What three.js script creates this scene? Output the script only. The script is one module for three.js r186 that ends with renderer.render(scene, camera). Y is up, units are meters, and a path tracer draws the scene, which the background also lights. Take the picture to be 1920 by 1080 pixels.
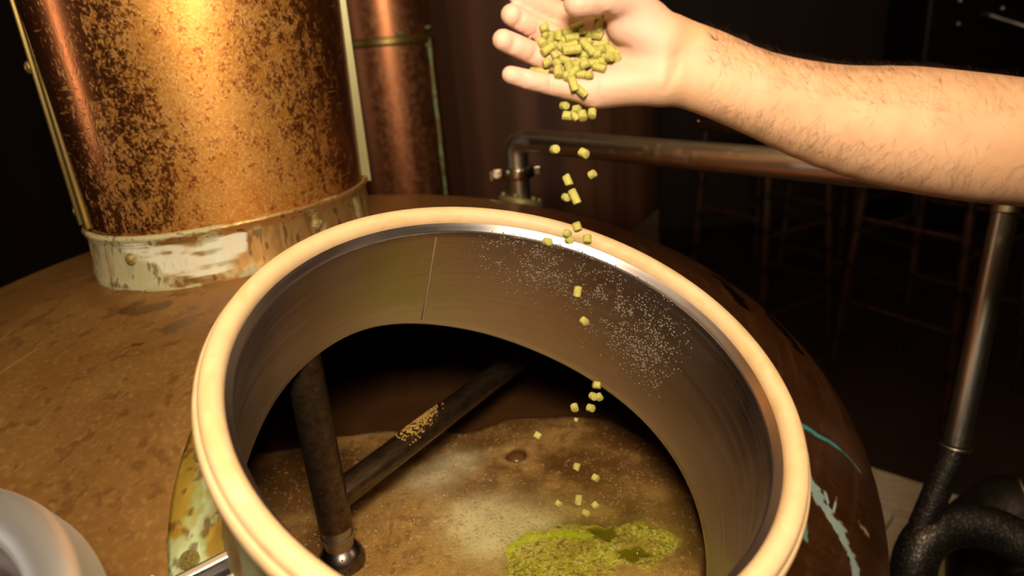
import * as THREE from 'three';
import { mergeGeometries } from 'three/addons/utils/BufferGeometryUtils.js';
import { RoundedBoxGeometry } from 'three/addons/geometries/RoundedBoxGeometry.js';
import { RectAreaLightUniformsLib } from 'three/addons/lights/RectAreaLightUniformsLib.js';

// ---------------------------------------------------------------- camera, light, exposure
const V = (x, y, z) => new THREE.Vector3(x, y, z);
const scene = new THREE.Scene();
scene.background = new THREE.Color(0x000000);
const EYE = 1.62, FOC = 1350;                                     // eye height in metres, focal length in pixels of a 1920 x 1080 frame
const CX = V(0.9967, -0.0759, 0.0287), CY = V(0.0812, 0.9323, -0.3524), CZ = V(0, 0.3536, 0.9354);
const camera = new THREE.PerspectiveCamera(2 * Math.atan(540 / FOC) * 180 / Math.PI, 16 / 9, 0.02, 40);
camera.position.set(0, EYE, 0);
camera.quaternion.setFromRotationMatrix(new THREE.Matrix4().makeBasis(CX, CY, CZ));
const renderer = new THREE.WebGLRenderer({ antialias: true });
renderer.toneMapping = THREE.LinearToneMapping;
renderer.toneMappingExposure = 1.0;
camera.focus = 0.72; camera.userData.fStop = 4;
renderer.shadowMap.enabled = true;
RectAreaLightUniformsLib.init();
const FLASH_AT = V(0.03, EYE + 0.27, 0.06), FLASH_TO = V(-0.02, EYE - 0.3, -0.75);
const flash = new THREE.RectAreaLight(new THREE.Color(1.0, 0.86, 0.66), 150, 0.2, 0.14);   // the photographer's flash head, raised above the camera
flash.position.copy(FLASH_AT); flash.lookAt(FLASH_TO);
scene.add(flash);
const unseenUpLight = new THREE.RectAreaLight(new THREE.Color(1.0, 0.86, 0.66), 1250, 0.2, 0.08);   // unseen upward light, placed to brighten the room overhead and the metal
unseenUpLight.position.copy(FLASH_AT).add(V(0.02, 0.135, 0.08)); unseenUpLight.lookAt(unseenUpLight.position.clone().add(V(0, 1, -0.55)));
scene.add(unseenUpLight);

// ---------------------------------------------------------------- helpers
const mulberry = (a) => () => { a = (a + 0x6d2b79f5) | 0; let t = Math.imul(a ^ (a >>> 15), 1 | a); t = (t + Math.imul(t ^ (t >>> 7), 61 | t)) ^ t; return ((t ^ (t >>> 14)) >>> 0) / 4294967296; };
const rnd = mulberry(7);
const clamp = (x, a = 0, b = 1) => Math.min(b, Math.max(a, x));
const sstep = (a, b, x) => { const t = clamp((x - a) / (b - a)); return t * t * (3 - 2 * t); };
const lerp = (a, b, t) => a + (b - a) * t;
const mix3 = (a, b, t) => [lerp(a[0], b[0], t), lerp(a[1], b[1], t), lerp(a[2], b[2], t)];
const hash = (x, y, s) => { let h = Math.imul(x, 374761393) ^ Math.imul(y, 668265263) ^ Math.imul(s, 974634777); h = Math.imul(h ^ (h >>> 13), 1274126177); h ^= h >>> 16; return (h >>> 0) / 4294967296; };
function noise(x, y, s = 0) {
  const xi = Math.floor(x), yi = Math.floor(y), fx = x - xi, fy = y - yi, u = fx * fx * (3 - 2 * fx), v = fy * fy * (3 - 2 * fy);
  return lerp(lerp(hash(xi, yi, s), hash(xi + 1, yi, s), u), lerp(hash(xi, yi + 1, s), hash(xi + 1, yi + 1, s), u), v);
}
function fbm(x, y, o = 4, s = 0) { let a = 0.5, t = 0, n = 0; for (let i = 0; i < o; i++) { t += a * noise(x, y, s + i * 17); n += a; a *= 0.5; x = x * 2.03 + 11.3; y = y * 2.03 + 5.7; } return t / n; }
// pixel of the photograph -> direction, or point at a depth (measured along the lens axis)
const dirOf = (px, py) => V(0, 0, 0).addScaledVector(CX, (px - 960) / FOC).addScaledVector(CY, -(py - 540) / FOC).addScaledVector(CZ, -1);
const at = (px, py, depth) => dirOf(px, py).multiplyScalar(depth).add(camera.position);
const onLevel = (px, py, y) => { const d = dirOf(px, py); return d.multiplyScalar((y - EYE) / d.y).add(camera.position); };
const onFront = (px, py, z) => { const d = dirOf(px, py); return d.multiplyScalar(z / d.z).add(camera.position); };

const used = {};
function numbered(name) { const n = (used[name] = (used[name] ?? -1) + 1); return n ? name + '_' + String(n).padStart(3, '0') : name; }
function tag(o, label, category, group, kind) { o.userData = { label, category }; if (group) o.userData.group = group; if (kind) o.userData.kind = kind; return o; }
function thing(name, label, category, pos = V(0, 0, 0), group) { const g = new THREE.Group(); g.name = numbered(name); g.position.copy(pos); scene.add(g); return tag(g, label, category, group); }
function part(name, geo, mat, parent = scene) {                    // geometry in world coordinates: shifted to the parent's base
  const m = new THREE.Mesh(geo, mat); m.name = parent === scene ? numbered(name) : name; m.castShadow = m.receiveShadow = true;
  if (parent !== scene) { const p = V(0, 0, 0); for (let q = parent; q && q !== scene; q = q.parent) p.add(q.position); geo.translate(-p.x, -p.y, -p.z); }
  parent.add(m); return m;
}
function struct(name, geo, mat) { const m = part(name, geo, mat); m.userData = { kind: 'structure' }; return m; }
// grid surface: fn(u, v) -> point, uvf(u, v) -> texture coordinates
function sheet(nu, nv, fn, uvf = (u, v) => [u, v], keep) {
  const p = [], t = [], idx = [];
  for (let j = 0; j <= nv; j++) for (let i = 0; i <= nu; i++) { const q = fn(i / nu, j / nv); p.push(q.x, q.y, q.z); t.push(...uvf(i / nu, j / nv, q)); }
  for (let j = 0; j < nv; j++) for (let i = 0; i < nu; i++) {
    const a = j * (nu + 1) + i, b = a + 1, c = a + nu + 1, d = c + 1;
    if (keep && !keep(p, a, b, c, d)) continue;
    idx.push(a, b, d, a, d, c);
  }
  const g = new THREE.BufferGeometry();
  g.setAttribute('position', new THREE.Float32BufferAttribute(p, 3)); g.setAttribute('uv', new THREE.Float32BufferAttribute(t, 2)); g.setIndex(idx);
  g.computeVertexNormals();
  // weld the normals of a seam that closes on itself
  const n = g.attributes.normal;
  for (let j = 0; j <= nv; j++) { const a = j * (nu + 1), b = a + nu; if (Math.hypot(p[3 * a] - p[3 * b], p[3 * a + 1] - p[3 * b + 1], p[3 * a + 2] - p[3 * b + 2]) < 1e-5) { const q = V(n.getX(a) + n.getX(b), n.getY(a) + n.getY(b), n.getZ(a) + n.getZ(b)).normalize(); n.setXYZ(a, q.x, q.y, q.z); n.setXYZ(b, q.x, q.y, q.z); } }
  return g;
}
const frameOf = (axis, hint = V(0, 1, 0)) => { const y = axis.clone().normalize(); const x = V(0, 0, 0).crossVectors(Math.abs(hint.dot(y)) > 0.95 ? V(1, 0, 0) : hint, y).normalize(); return new THREE.Matrix4().makeBasis(x, y, V(0, 0, 0).crossVectors(x, y)); };
function placed(geo, pos, axis, hint) { geo.applyMatrix4(axis.isMatrix4 ? axis : frameOf(axis, hint)); geo.translate(pos.x, pos.y, pos.z); return geo; }
function lathe(profile, pos, axis = V(0, 1, 0), seg = 64) { return placed(new THREE.LatheGeometry(profile.map(([r, y]) => new THREE.Vector2(Math.max(r, 1e-5), y)), seg), pos, axis); }
function tube(points, r, seg = 60, rad = 24, type = 'catmullrom', tension = 0.5) { return new THREE.TubeGeometry(new THREE.CatmullRomCurve3(points, false, type, tension), seg, r, rad, false); }
function rod(a, b, r, r2 = r, seg = 24, cap = true) { const d = V(0, 0, 0).subVectors(b, a), L = d.length(); return placed(new THREE.CylinderGeometry(r2, r, L, seg, 6, !cap), a.clone().add(b).multiplyScalar(0.5), d); }
function bar(a, b, w, h, hint, bevel = 0.0015) { const d = V(0, 0, 0).subVectors(b, a); return placed(new RoundedBoxGeometry(w, d.length(), h, 2, bevel), a.clone().add(b).multiplyScalar(0.5), d, hint); }
// path with straight runs and rounded corners
function bent(points, rad, n = 10) {
  const out = [points[0]];
  for (let i = 1; i < points.length - 1; i++) {
    const p = points[i], a = points[i - 1].clone().sub(p), b = points[i + 1].clone().sub(p), k = Math.min(rad, a.length() * 0.49, b.length() * 0.49);
    const A = p.clone().addScaledVector(a.normalize(), k), B = p.clone().addScaledVector(b.normalize(), k);
    for (let j = 0; j <= n; j++) { const t = j / n; out.push(A.clone().multiplyScalar((1 - t) ** 2).addScaledVector(p, 2 * t * (1 - t)).addScaledVector(B, t * t)); }
  }
  out.push(points[points.length - 1]); return out;
}
// sweeps a circle along a polyline
function sweep(pts, r, rad = 28) {
  const acc = [0]; for (let i = 1; i < pts.length; i++) acc.push(acc[i - 1] + pts[i].distanceTo(pts[i - 1]));
  let x = null; const fr = pts.map((p, i) => { const t = V(0, 0, 0).subVectors(pts[Math.min(i + 1, pts.length - 1)], pts[Math.max(i - 1, 0)]).normalize(); if (!x) x = Math.abs(t.y) > 0.9 ? V(1, 0, 0) : V(0, 1, 0); x = x.clone().addScaledVector(t, -x.dot(t)).normalize(); return [x, V(0, 0, 0).crossVectors(t, x)]; });
  const R = typeof r === 'function' ? r : () => r, L = acc[acc.length - 1];
  return sheet(rad, pts.length - 1, (u, v) => { const i = Math.round(v * (pts.length - 1)), a = u * 2 * Math.PI, q = R(acc[i] / L); return pts[i].clone().addScaledVector(fr[i][0], q * Math.cos(a)).addScaledVector(fr[i][1], q * Math.sin(a)); }, (u, v) => [u * 2 * Math.PI * 0.02 / 0.02 * R(v), acc[Math.round(v * (pts.length - 1))]]);
}
// textures: fn(u, v) -> [r, g, b (sRGB 0..1), roughness, metalness, height]
function paint(w, h, fn, opts = {}) {
  const c = new Uint8Array(w * h * 4), o = new Uint8Array(w * h * 4), b = new Uint8Array(w * h * 4);
  for (let j = 0; j < h; j++) for (let i = 0; i < w; i++) {
    const q = fn((i + 0.5) / w, (j + 0.5) / h), k = (j * w + i) * 4;
    c[k] = clamp(q[0]) * 255; c[k + 1] = clamp(q[1]) * 255; c[k + 2] = clamp(q[2]) * 255; c[k + 3] = 255;
    o[k] = 255; o[k + 1] = clamp(q[3]) * 255; o[k + 2] = clamp(q[4]) * 255; o[k + 3] = 255;
    b[k] = b[k + 1] = b[k + 2] = clamp(q[5] ?? 0.5) * 255; b[k + 3] = 255;
  }
  const tex = (d, srgb) => { const t = new THREE.DataTexture(d, w, h); t.wrapS = t.wrapT = opts.clampEdge ? THREE.ClampToEdgeWrapping : opts.mirror ? THREE.MirroredRepeatWrapping : THREE.RepeatWrapping; t.magFilter = t.minFilter = THREE.LinearFilter; if (srgb) t.colorSpace = THREE.SRGBColorSpace; if (opts.repeat) t.repeat.set(...opts.repeat); if (opts.offset) t.offset.set(...opts.offset); t.needsUpdate = true; return t; };
  const orm = tex(o), m = { map: tex(c, true), roughness: 1, metalness: 1, roughnessMap: orm, metalnessMap: orm };
  if (opts.bump) { m.bumpMap = tex(b); m.bumpScale = opts.bump; }
  return new THREE.MeshPhysicalMaterial({ ...m, ...(opts.extra || {}) });
}
const S = (hex) => [(hex >> 16) / 255, ((hex >> 8) & 255) / 255, (hex & 255) / 255];
const plain = (hex, rough, metal = 0, extra = {}) => new THREE.MeshPhysicalMaterial({ color: hex, roughness: rough, metalness: metal, ...extra });
function near(pts, x, y) {                                        // distance to a polyline and position along it
  let best = 1e9, pos = 0;
  for (let i = 0; i + 1 < pts.length; i++) { const [ax, ay] = pts[i], [bx, by] = pts[i + 1], dx = bx - ax, dy = by - ay, t = clamp(((x - ax) * dx + (y - ay) * dy) / (dx * dx + dy * dy)); const d = Math.hypot(x - ax - t * dx, y - ay - t * dy); if (d < best) { best = d; pos = (i + t) / (pts.length - 1); } }
  return [best, pos];
}

// ---------------------------------------------------------------- shared shapes of the place
const KX = -0.3583, KZ = -1.1373, KY = EYE - 0.7703, KA = 0.9172, KB = 0.4743, KP = 1.9827, KQ = 2.2528;   // kettle dome
const bump = (x, z) => 0.075 * Math.exp(-((x + 0.2) ** 2 + (z + 0.68) ** 2) / (2 * 0.125 ** 2));
const domeY = (x, z) => KY + KB * Math.max(0, 1 - (Math.hypot(x - KX, z - KZ) / KA) ** KP) ** (1 / KQ) + bump(x, z);
function onDome(px, py) { const d = dirOf(px, py); let s = 0.3; for (; s < 3; s += 0.002) { const x = d.x * s, z = d.z * s; if (Math.hypot(x - KX, z - KZ) < KA && EYE + d.y * s < domeY(x, z)) break; } return d.multiplyScalar(s).add(camera.position); }
const domeN = (x, z) => { const e = 0.003; return V(domeY(x - e, z) - domeY(x + e, z), 2 * e, domeY(x, z - e) - domeY(x, z + e)).normalize(); };
// manway neck: centre of the rim, axis, directions round it
const cam2w = (x, y, z) => V(0, 0, 0).addScaledVector(CX, x).addScaledVector(CY, y).addScaledVector(CZ, z);
const NC = cam2w(0.003, -0.07, -0.597).add(camera.position), NN = cam2w(0.182, 0.785, 0.591).normalize();
const NX = V(0, 0, 0).copy(cam2w(0.97408, -0.22619, 0)), NZ = V(0, 0, 0).crossVectors(NX, NN).normalize(); NX.crossVectors(NN, NZ).normalize();
const nk = (phi, r, t) => NC.clone().addScaledVector(NX, r * Math.sin(phi)).addScaledVector(NZ, -r * Math.cos(phi)).addScaledVector(NN, t);
const NR = 0.225;
const LOW = [[-180, -.197], [-135, -.192], [-110, -.184], [-95, -.174], [-90, -.165], [-83, -.153], [-75, -.144], [-64, -.136], [-55, -.131], [-46, -.131], [-34, -.139], [-21, -.150], [-4, -.162], [5, -.168], [18, -.173], [31, -.176], [45, -.1765], [55, -.178], [66, -.179], [76, -.181], [85, -.184], [94, -.187], [135, -.195], [180, -.197]];
const lowRaw = (deg) => { for (let i = 1; i < LOW.length; i++) if (deg <= LOW[i][0]) { const [a, p] = LOW[i - 1], [b, q] = LOW[i]; return lerp(p, q, (deg - a) / (b - a)); } return LOW[0][1]; };
const lowT = (phi) => { const d = phi * 180 / Math.PI; let s = 0, w = 0; for (let k = -12; k <= 12; k += 2) { let e = d + k; e = ((e + 180) % 360 + 360) % 360 - 180; const g = Math.exp(-k * k / 60); s += g * lowRaw(e); w += g; } return s / w; };
const WORT = EYE - 0.6;                                          // level of the liquid

// ---------------------------------------------------------------- materials
const T0 = Date.now();
const steelTex = paint(512, 512, (u, v) => {                      // brushed: long streaks along u
  const st = fbm(u * 6, v * 190, 3, 3), cl = fbm(u * 5, v * 4, 4, 9), w = fbm(u * 22, v * 16, 3, 31);
  const k = 0.7 + 0.06 * (st - 0.5) + 0.06 * (cl - 0.5);
  return [k * 1.02, k * 0.95, k * 0.92, 0.34 + 0.12 * (st - 0.5) + 0.16 * (cl - 0.5) + 0.06 * (w - 0.5), 1, st];
}, { bump: 0.00002, mirror: true });
const pipeSteel = paint(256, 256, (u, v) => { const st = fbm(u * 40, v * 3, 3, 5), sp = sstep(0.66, 0.76, fbm(u * 12, v * 40, 2, 8)); const k = 0.7 + 0.08 * (st - 0.5); return [k, k * 0.95, k * 0.86, 0.32 + 0.1 * st + 0.1 * sp, 1, st]; }, { repeat: [8, 2] });
const blackSteel = paint(256, 256, (u, v) => { const sp = fbm(u * 70, v * 70, 2, 5), c = fbm(u * 6, v * 6, 3, 8); const k = 0.2 + 0.2 * sstep(0.55, 0.75, sp) + 0.12 * (c - 0.5); return [k * 1.05, k * 0.95, k * 0.85, 0.33 + 0.3 * (1 - sp), 0.85, sp]; }, { repeat: [6, 6], bump: 0.0005 });
const gasketMat = paint(1024, 64, (u, v) => { const a = fbm(u * 160, v * 3, 3, 2), b = fbm(u * 24, v * 2, 3, 4), st = sstep(0.6, 0.72, fbm(u * 60, v * 6, 3, 77)); const c = mix3(S(0xeccb9c), S(0xdeb27e), b * 0.8); const k = 0.97 + 0.06 * (a - 0.5); return [...mix3(c.map((x) => x * k), S(0xcfa665), st * 0.35), 0.5 + 0.15 * b, 0, a]; }, { bump: 0.0003 });
const patina = paint(512, 256, (u, v) => {                         // brass collar with verdigris and lime
  const a = fbm(u * 20, v * 5, 5, 41), b = fbm(u * 60, v * 14, 4, 43), c = fbm(u * 9, v * 6, 4, 47);
  let col = mix3(S(0x9c7238), S(0xb08a4c), b); let met = 0.6, ro = 0.42 + 0.2 * b;
  const g = sstep(0.48, 0.62, a * 0.6 + c * 0.4 + 0.06 * (b - 0.5)); col = mix3(col, S(0xa9b48a), g * 0.8); met = lerp(met, 0.05, g); ro = lerp(ro, 0.75, g);
  const d = sstep(0.66, 0.74, b); col = mix3(col, S(0x5b3d1d), d * 0.7);
  return [...col, ro, met, b];
}, { bump: 0.0008 });
const flangeMat = paint(512, 512, (u, v) => {                      // yellow and green corroded doubler plate
  const a = fbm(u * 40, v * 40, 5, 51), b = fbm(u * 120, v * 120, 4, 53), c = fbm(u * 18, v * 18, 3, 57);
  let col = mix3(S(0x8a6a1e), S(0xb49a3c), a); let met = 0.45, ro = 0.4 + 0.2 * b;
  const g = sstep(0.5, 0.62, c * 0.5 + a * 0.5); col = mix3(col, S(0x8fa67a), g * 0.75); met = lerp(met, 0.05, g);
  const w = sstep(0.6, 0.7, fbm(u * 50 + 9, v * 50, 4, 61)); col = mix3(col, S(0xb9cfb0), w * 0.6);
  const d = sstep(0.62, 0.72, b); col = mix3(col, S(0x4f330f), d * 0.6);
  return [...col, ro, met, b];
}, { bump: 0.001 });
const brass = plain(0xb09a58, 0.32, 0.85), brassDull = plain(0x9d9468, 0.5, 0.55), brassDark = plain(0x7a6434, 0.4, 0.8);
const chrome = plain(0xd8d6d2, 0.12, 1), darkMetal = plain(0x241c18, 0.4, 0.6);

// copper of the big stack: dark polished skin under a crust of orange spots (u = metres round, v = metres up)
const stackMat = paint(1536, 1024, (u, v) => {
  const x = u * 1.32, y = v * 1.1;
  const wx = x + 0.008 * (fbm(x * 40, y * 40, 2, 5) - 0.5), wy = y + 0.009 * (fbm(x * 36 + 7, y * 36, 2, 6) - 0.5);
  const big = fbm(wx * 11, wy * 6, 3, 71), mid = 0.5 * fbm(wx * 105, wy * 90, 3, 73) + 0.5 * fbm(x * 300, y * 270, 2, 74), fine = fbm(x * 520, y * 480, 2, 79), run = fbm(x * 80, y * 3, 3, 83);
  const reach = Math.exp(-(((x - 0.435) / 0.15) ** 2)), left = sstep(0.36, 0.25, x);   // the crust lies thick down the middle of the front half shell
  const m = 0.14 * big + 0.48 * mid + 0.2 * fine + 0.14 * run + 0.235 * reach - 0.015 * left - 0.105 + 0.05 * sstep(0.3, 0.0, y);
  const spots = sstep(0.42, 0.57, m);
  const scr = sstep(0.69, 0.74, fbm(x * 30, y * 240, 3, 87)) * sstep(0.48, 0.58, fbm(x * 12, y * 12, 2, 88));
  const s = clamp(Math.max(spots, 0.7 * scr));
  const tone = fbm(x * 50, y * 44, 3, 91);
  let col = mix3(S(0xb4703e), S(0x98562c), tone);                  // bare copper
  const amber = sstep(0.5, 0.62, x), crust = mix3(mix3(mix3(S(0xdca054), S(0xc8812f), tone), S(0xe8be7c), sstep(0.5, 0.72, fine) * 0.5), mix3(S(0xb8742c), S(0x9a5a22), tone), amber * 0.7);
  col = mix3(col, crust, s);
  return [...col, lerp(0.24 + 0.08 * mid + 0.18 * reach - 0.08 * left, 0.42 + 0.1 * fine, s), lerp(0.95, 0.7, s), 0.3 + 0.5 * s];
}, { bump: 0.0003, repeat: [1 / 1.32, 1 / 1.1] });
const copper2 = paint(512, 1024, (u, v) => {                       // second column: redder, finer bloom, faint runs
  const x = u * 0.95, y = v * 2.4, f = fbm(x * 120, y * 110, 4, 101), b = fbm(x * 10, y * 4, 4, 103), r = fbm(x * 60, y * 2.5, 3, 105);
  const s = sstep(0.42, 0.75, 0.5 * f + 0.35 * b + 0.15 * r);
  const col = mix3(mix3(S(0xa8704c), S(0x925838), b), S(0xae7650), s);
  return [...col, lerp(0.34 + 0.08 * r, 0.48, s), lerp(0.95, 0.82, s), 0.5];
}, { repeat: [1 / 0.95, 1 / 2.4] });

// ---------------------------------------------------------------- the room
{
  const wallMat = paint(256, 256, (u, v) => { const a = fbm(u * 14, v * 1.5, 4, 201), b = fbm(u * 60, v * 60, 2, 203); return [...mix3(S(0x3a2418), S(0x281810), a * 0.9 + 0.1 * b), 0.7, 0, a]; }, { repeat: [0.5, 0.4] });
  const floorMat = paint(256, 256, (u, v) => { const a = fbm(u * 8, v * 8, 4, 211), b = fbm(u * 70, v * 70, 2, 213); return [...mix3(S(0x2b1c14), S(0x3b281c), a + 0.2 * (b - 0.5)), 0.55, 0, b]; }, { repeat: [0.5, 0.5] });
  const ceilMat = plain(0xc9b592, 0.85);  // out of view; kept pale to throw the upward light back down
  const box = (x0, x1, y0, y1, z0, z1) => { const g = new THREE.BoxGeometry(x1 - x0, y1 - y0, z1 - z0); g.translate((x0 + x1) / 2, (y0 + y1) / 2, (z0 + z1) / 2); const p = g.attributes.position, n = g.attributes.normal, t = g.attributes.uv; for (let i = 0; i < p.count; i++) { const ax = Math.abs(n.getX(i)) > 0.5, ay = Math.abs(n.getY(i)) > 0.5; t.setXY(i, ax ? p.getZ(i) : p.getX(i), ay ? p.getZ(i) : p.getY(i)); } return g; };
  struct('floor', box(-4.2, 4.2, -0.12, 0, -5.4, 3.4), floorMat);
  struct('unseen_ceiling', box(-4.2, 4.2, 3.0, 3.12, -5.4, 3.4), ceilMat);
  struct('wall_back', box(-4.2, 4.2, 0, 3.0, -5.4, -5.25), wallMat);
  struct('wall_front', box(-4.2, 4.2, 0, 3.0, 3.25, 3.4), wallMat);
  struct('wall_left', box(-4.2, -4.05, 0, 3.0, -5.25, 3.25), wallMat);
  struct('wall_right', box(4.05, 4.2, 0, 3.0, -5.25, 3.25), wallMat);
}

// ---------------------------------------------------------------- the kettle
const kettle = thing('brew_kettle', 'large domed copper brew kettle with an open round steel manway', 'kettle', V(KX, 0, KZ));
const domeUV = (x, y, z) => [(Math.atan2(z - KZ, x - KX) / (2 * Math.PI) + 1) % 1, Math.hypot(x - KX, z - KZ) / KA];
{
  // marks lie where they are on the metal: each is a polyline of points found on the dome
  const P = (list) => list.map(([x, y]) => { const q = onDome(x, y); return [q.x, q.y, q.z]; });
  const dist3 = (pts, q) => { let best = 1e9, pos = 0; for (let i = 0; i + 1 < pts.length; i++) { const a = pts[i], b = pts[i + 1], d = [b[0] - a[0], b[1] - a[1], b[2] - a[2]], e = [q[0] - a[0], q[1] - a[1], q[2] - a[2]]; const t = clamp((d[0] * e[0] + d[1] * e[1] + d[2] * e[2]) / (d[0] ** 2 + d[1] ** 2 + d[2] ** 2 + 1e-12)); const r = Math.hypot(e[0] - t * d[0], e[1] - t * d[1], e[2] - t * d[2]); if (r < best) { best = r; pos = (i + t) / (pts.length - 1); } } return [best, pos]; };
  const teal = P([[1490, 792], [1516, 805], [1535, 818], [1552, 826], [1575, 843], [1598, 866], [1612, 884], [1622, 897]]);
  const lime = P([[1500, 880], [1525, 918], [1542, 950], [1560, 975], [1578, 1000], [1590, 1030], [1602, 1065], [1608, 1090]]);
  const lime2 = P([[1548, 925], [1553, 950], [1562, 965]]), lime3 = P([[1568, 935], [1560, 965]]), pale = P([[1612, 985], [1628, 1003]]), teal2 = P([[1508, 980], [1510, 1010]]);
  const runs = [P([[1395, 545], [1440, 590], [1468, 622]]), P([[1320, 495], [1345, 512], [1365, 528]]), P([[1345, 520], [1400, 580]]), P([[1462, 610], [1500, 660]])];
  const stains = [[P([[262, 583], [300, 575]]), 0.018], [P([[330, 610], [345, 606]]), 0.02], [P([[358, 578], [364, 578]]), 0.006], [P([[250, 648], [262, 646]]), 0.006], [P([[240, 580], [258, 570]]), 0.014]];
  const scratch = [P([[0, 640], [20, 622]]), P([[0, 700], [70, 655]])];
  const LIM = 0.12;
  const ball = new Map(), far = (pts, q) => { let b = ball.get(pts); if (!b) { const m = pts[pts.length >> 1]; b = [...m, Math.max(...pts.map((p) => Math.hypot(p[0] - m[0], p[1] - m[1], p[2] - m[2]))) + 0.05]; ball.set(pts, b); } return Math.hypot(b[0] - q[0], b[1] - q[1], b[2] - q[2]) > b[3]; };
  const domeMat = paint(1792, 800, (u, v) => {
    const a = u * 2 * Math.PI, rho = v * 1.25 * KA, over = rho > KA, r = Math.min(rho, KA), x = KX + r * Math.cos(a), z = KZ + r * Math.sin(a), y = over ? KY - (rho - KA) : domeY(x, z);
    const q = [x, y, z], mx = x * 1 + y * 0.4, mz = z - y * 0.5;
    const b = fbm(mx * 9, mz * 9, 4, 301), m = fbm(mx * 60, mz * 60, 4, 303), f = fbm(mx * 260, mz * 260, 3, 305), st = fbm(u * 26, v * 150, 4, 307);
    const rub = sstep(-0.12, 0.16, x + 0.25 * (b - 0.5));           // wiped bright on the side people lean over, dull and dusty on the other
    let col = mix3(mix3(S(0xa37a42), S(0x8c6030), 0.5 * m + 0.5 * b), S(0xb49050), sstep(0.5, 0.75, f) * 0.35 + 0.3 * sstep(0.45, 0.7, b));
    col = mix3(col, mix3(mix3(S(0x94603c), S(0x744226), m), S(0xa8744c), sstep(0.55, 0.72, st) * 0.5), rub * 0.88);
    let met = lerp(0.62, 0.8, rub), ro = lerp(0.46 + 0.12 * (f - 0.5) + 0.14 * (b - 0.5), 0.36 + 0.22 * (st - 0.5) + 0.08 * (f - 0.5), rub), h = 0.5 + 0.25 * (f - 0.5);
    const fleck = sstep(0.73, 0.78, fbm(mx * 200, mz * 200, 2, 311)); col = mix3(col, S(0xc0a066), fleck * 0.22 * (1 - rub)); met *= 1 - 0.15 * fleck;
    const dk = sstep(0.66, 0.74, fbm(mx * 55, mz * 60, 3, 313)); col = mix3(col, S(0x5e3a18), dk * 0.3);
    for (const [pts, w] of stains) if (!far(pts, q)) { const [d] = dist3(pts, q); const k = sstep(w, w * 0.55, d + 0.012 * (m - 0.5)); col = mix3(col, S(0x5a3812), 0.6 * k); ro = lerp(ro, 0.3, k); }
    for (const pts of scratch) if (!far(pts, q)) { const [d] = dist3(pts, q); const k = sstep(0.004, 0.001, d); col = mix3(col, S(0xc2a05c), 0.7 * k); }
    for (const pts of runs) if (!far(pts, q)) { const [d] = dist3(pts, q); const k = sstep(0.02, 0.008, d + 0.03 * (fbm(mx * 60, mz * 60, 3, 317) - 0.4)); col = mix3(col, S(0x1c0f0a), 0.85 * k); ro = lerp(ro, 0.2, k); }
    const chalk = (pts, w0, w1, c, rag) => { if (far(pts, q)) return; const [d, t] = dist3(pts, q); const w = lerp(w0, w1, t); const k = sstep(w, w * 0.6, d + rag * (fbm(mx * 140, mz * 140, 3, 319) - 0.5)); if (k > 0) { col = mix3(col, c, k); met = lerp(met, 0, k); ro = lerp(ro, 0.7, k); h = lerp(h, 0.9, k); } };
    chalk(teal, 0.0065, 0.0012, mix3(S(0x2e8f96), S(0x49a6a4), f), 0.004);
    chalk(teal2, 0.006, 0.004, S(0x5c9a88), 0.006);
    chalk(lime, 0.013, 0.012, mix3(S(0xa9b7b0), S(0x7fa3a0), m), 0.022); chalk(lime2, 0.004, 0.003, S(0x9db0aa), 0.006); chalk(lime3, 0.003, 0.002, S(0x9db0aa), 0.005); chalk(pale, 0.006, 0.004, S(0xa08468), 0.012);
    return [...col, ro, met, h];
  }, { bump: 0.0005, repeat: [1, 1] });
  const NV = 150, inHole = (x, y, z) => { const d = V(x, y, z).sub(NC), t = d.dot(NN); return t > -0.33 && d.addScaledVector(NN, -t).length() < 0.243; };
  const dome = sheet(360, NV, (u, v) => { const a = u * 2 * Math.PI, th = v * Math.PI / 2, r = KA * Math.sin(th) ** (2 / KP), x = KX + r * Math.cos(a), z = KZ + r * Math.sin(a); return V(x, v > 0.999 ? KY : KY + KB * Math.max(0, Math.cos(th)) ** (2 / KQ) + bump(x, z), z); },
    (u, v, q) => [u, Math.hypot(q.x - KX, q.z - KZ) / KA / 1.25],
    (p, a, b, c, d) => ![a, b, c, d].every((i) => inHole(p[3 * i], p[3 * i + 1], p[3 * i + 2])));
  part('dome', dome, domeMat, kettle);
  part('shell', sheet(180, 8, (u, v) => { const a = u * 2 * Math.PI; return V(KX + KA * Math.cos(a), KY - v * (KY - 0.22), KZ + KA * Math.sin(a)); }, (u, v) => [u, (1 + v * 0.2) / 1.25]), domeMat, kettle);
  const seam = lathe([[KA, -0.012], [KA + 0.006, -0.012], [KA + 0.012, -0.004], [KA + 0.012, 0.004], [KA + 0.006, 0.012], [KA, 0.012]], V(KX, KY - 0.05, KZ), V(0, 1, 0), 160); part('seam_band', seam, brassDark, kettle);
  part('bottom', lathe([[0.001, 0.1], [0.5, 0.11], [0.85, 0.18], [KA, 0.23]], V(KX, 0, KZ), V(0, 1, 0), 96), domeMat, kettle);
  for (let k = 0; k < 4; k++) { const a = Math.PI / 4 + k * Math.PI / 2; part('leg', lathe([[0.06, 0], [0.06, 0.02], [0.035, 0.03], [0.035, 0.2]], V(KX + 0.6 * Math.cos(a), 0, KZ + 0.6 * Math.sin(a)), V(0, 1, 0), 24), blackSteel, kettle); }
  // manway neck: a steel sleeve that follows the dome at its lower edge
  const wall = [];
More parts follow.
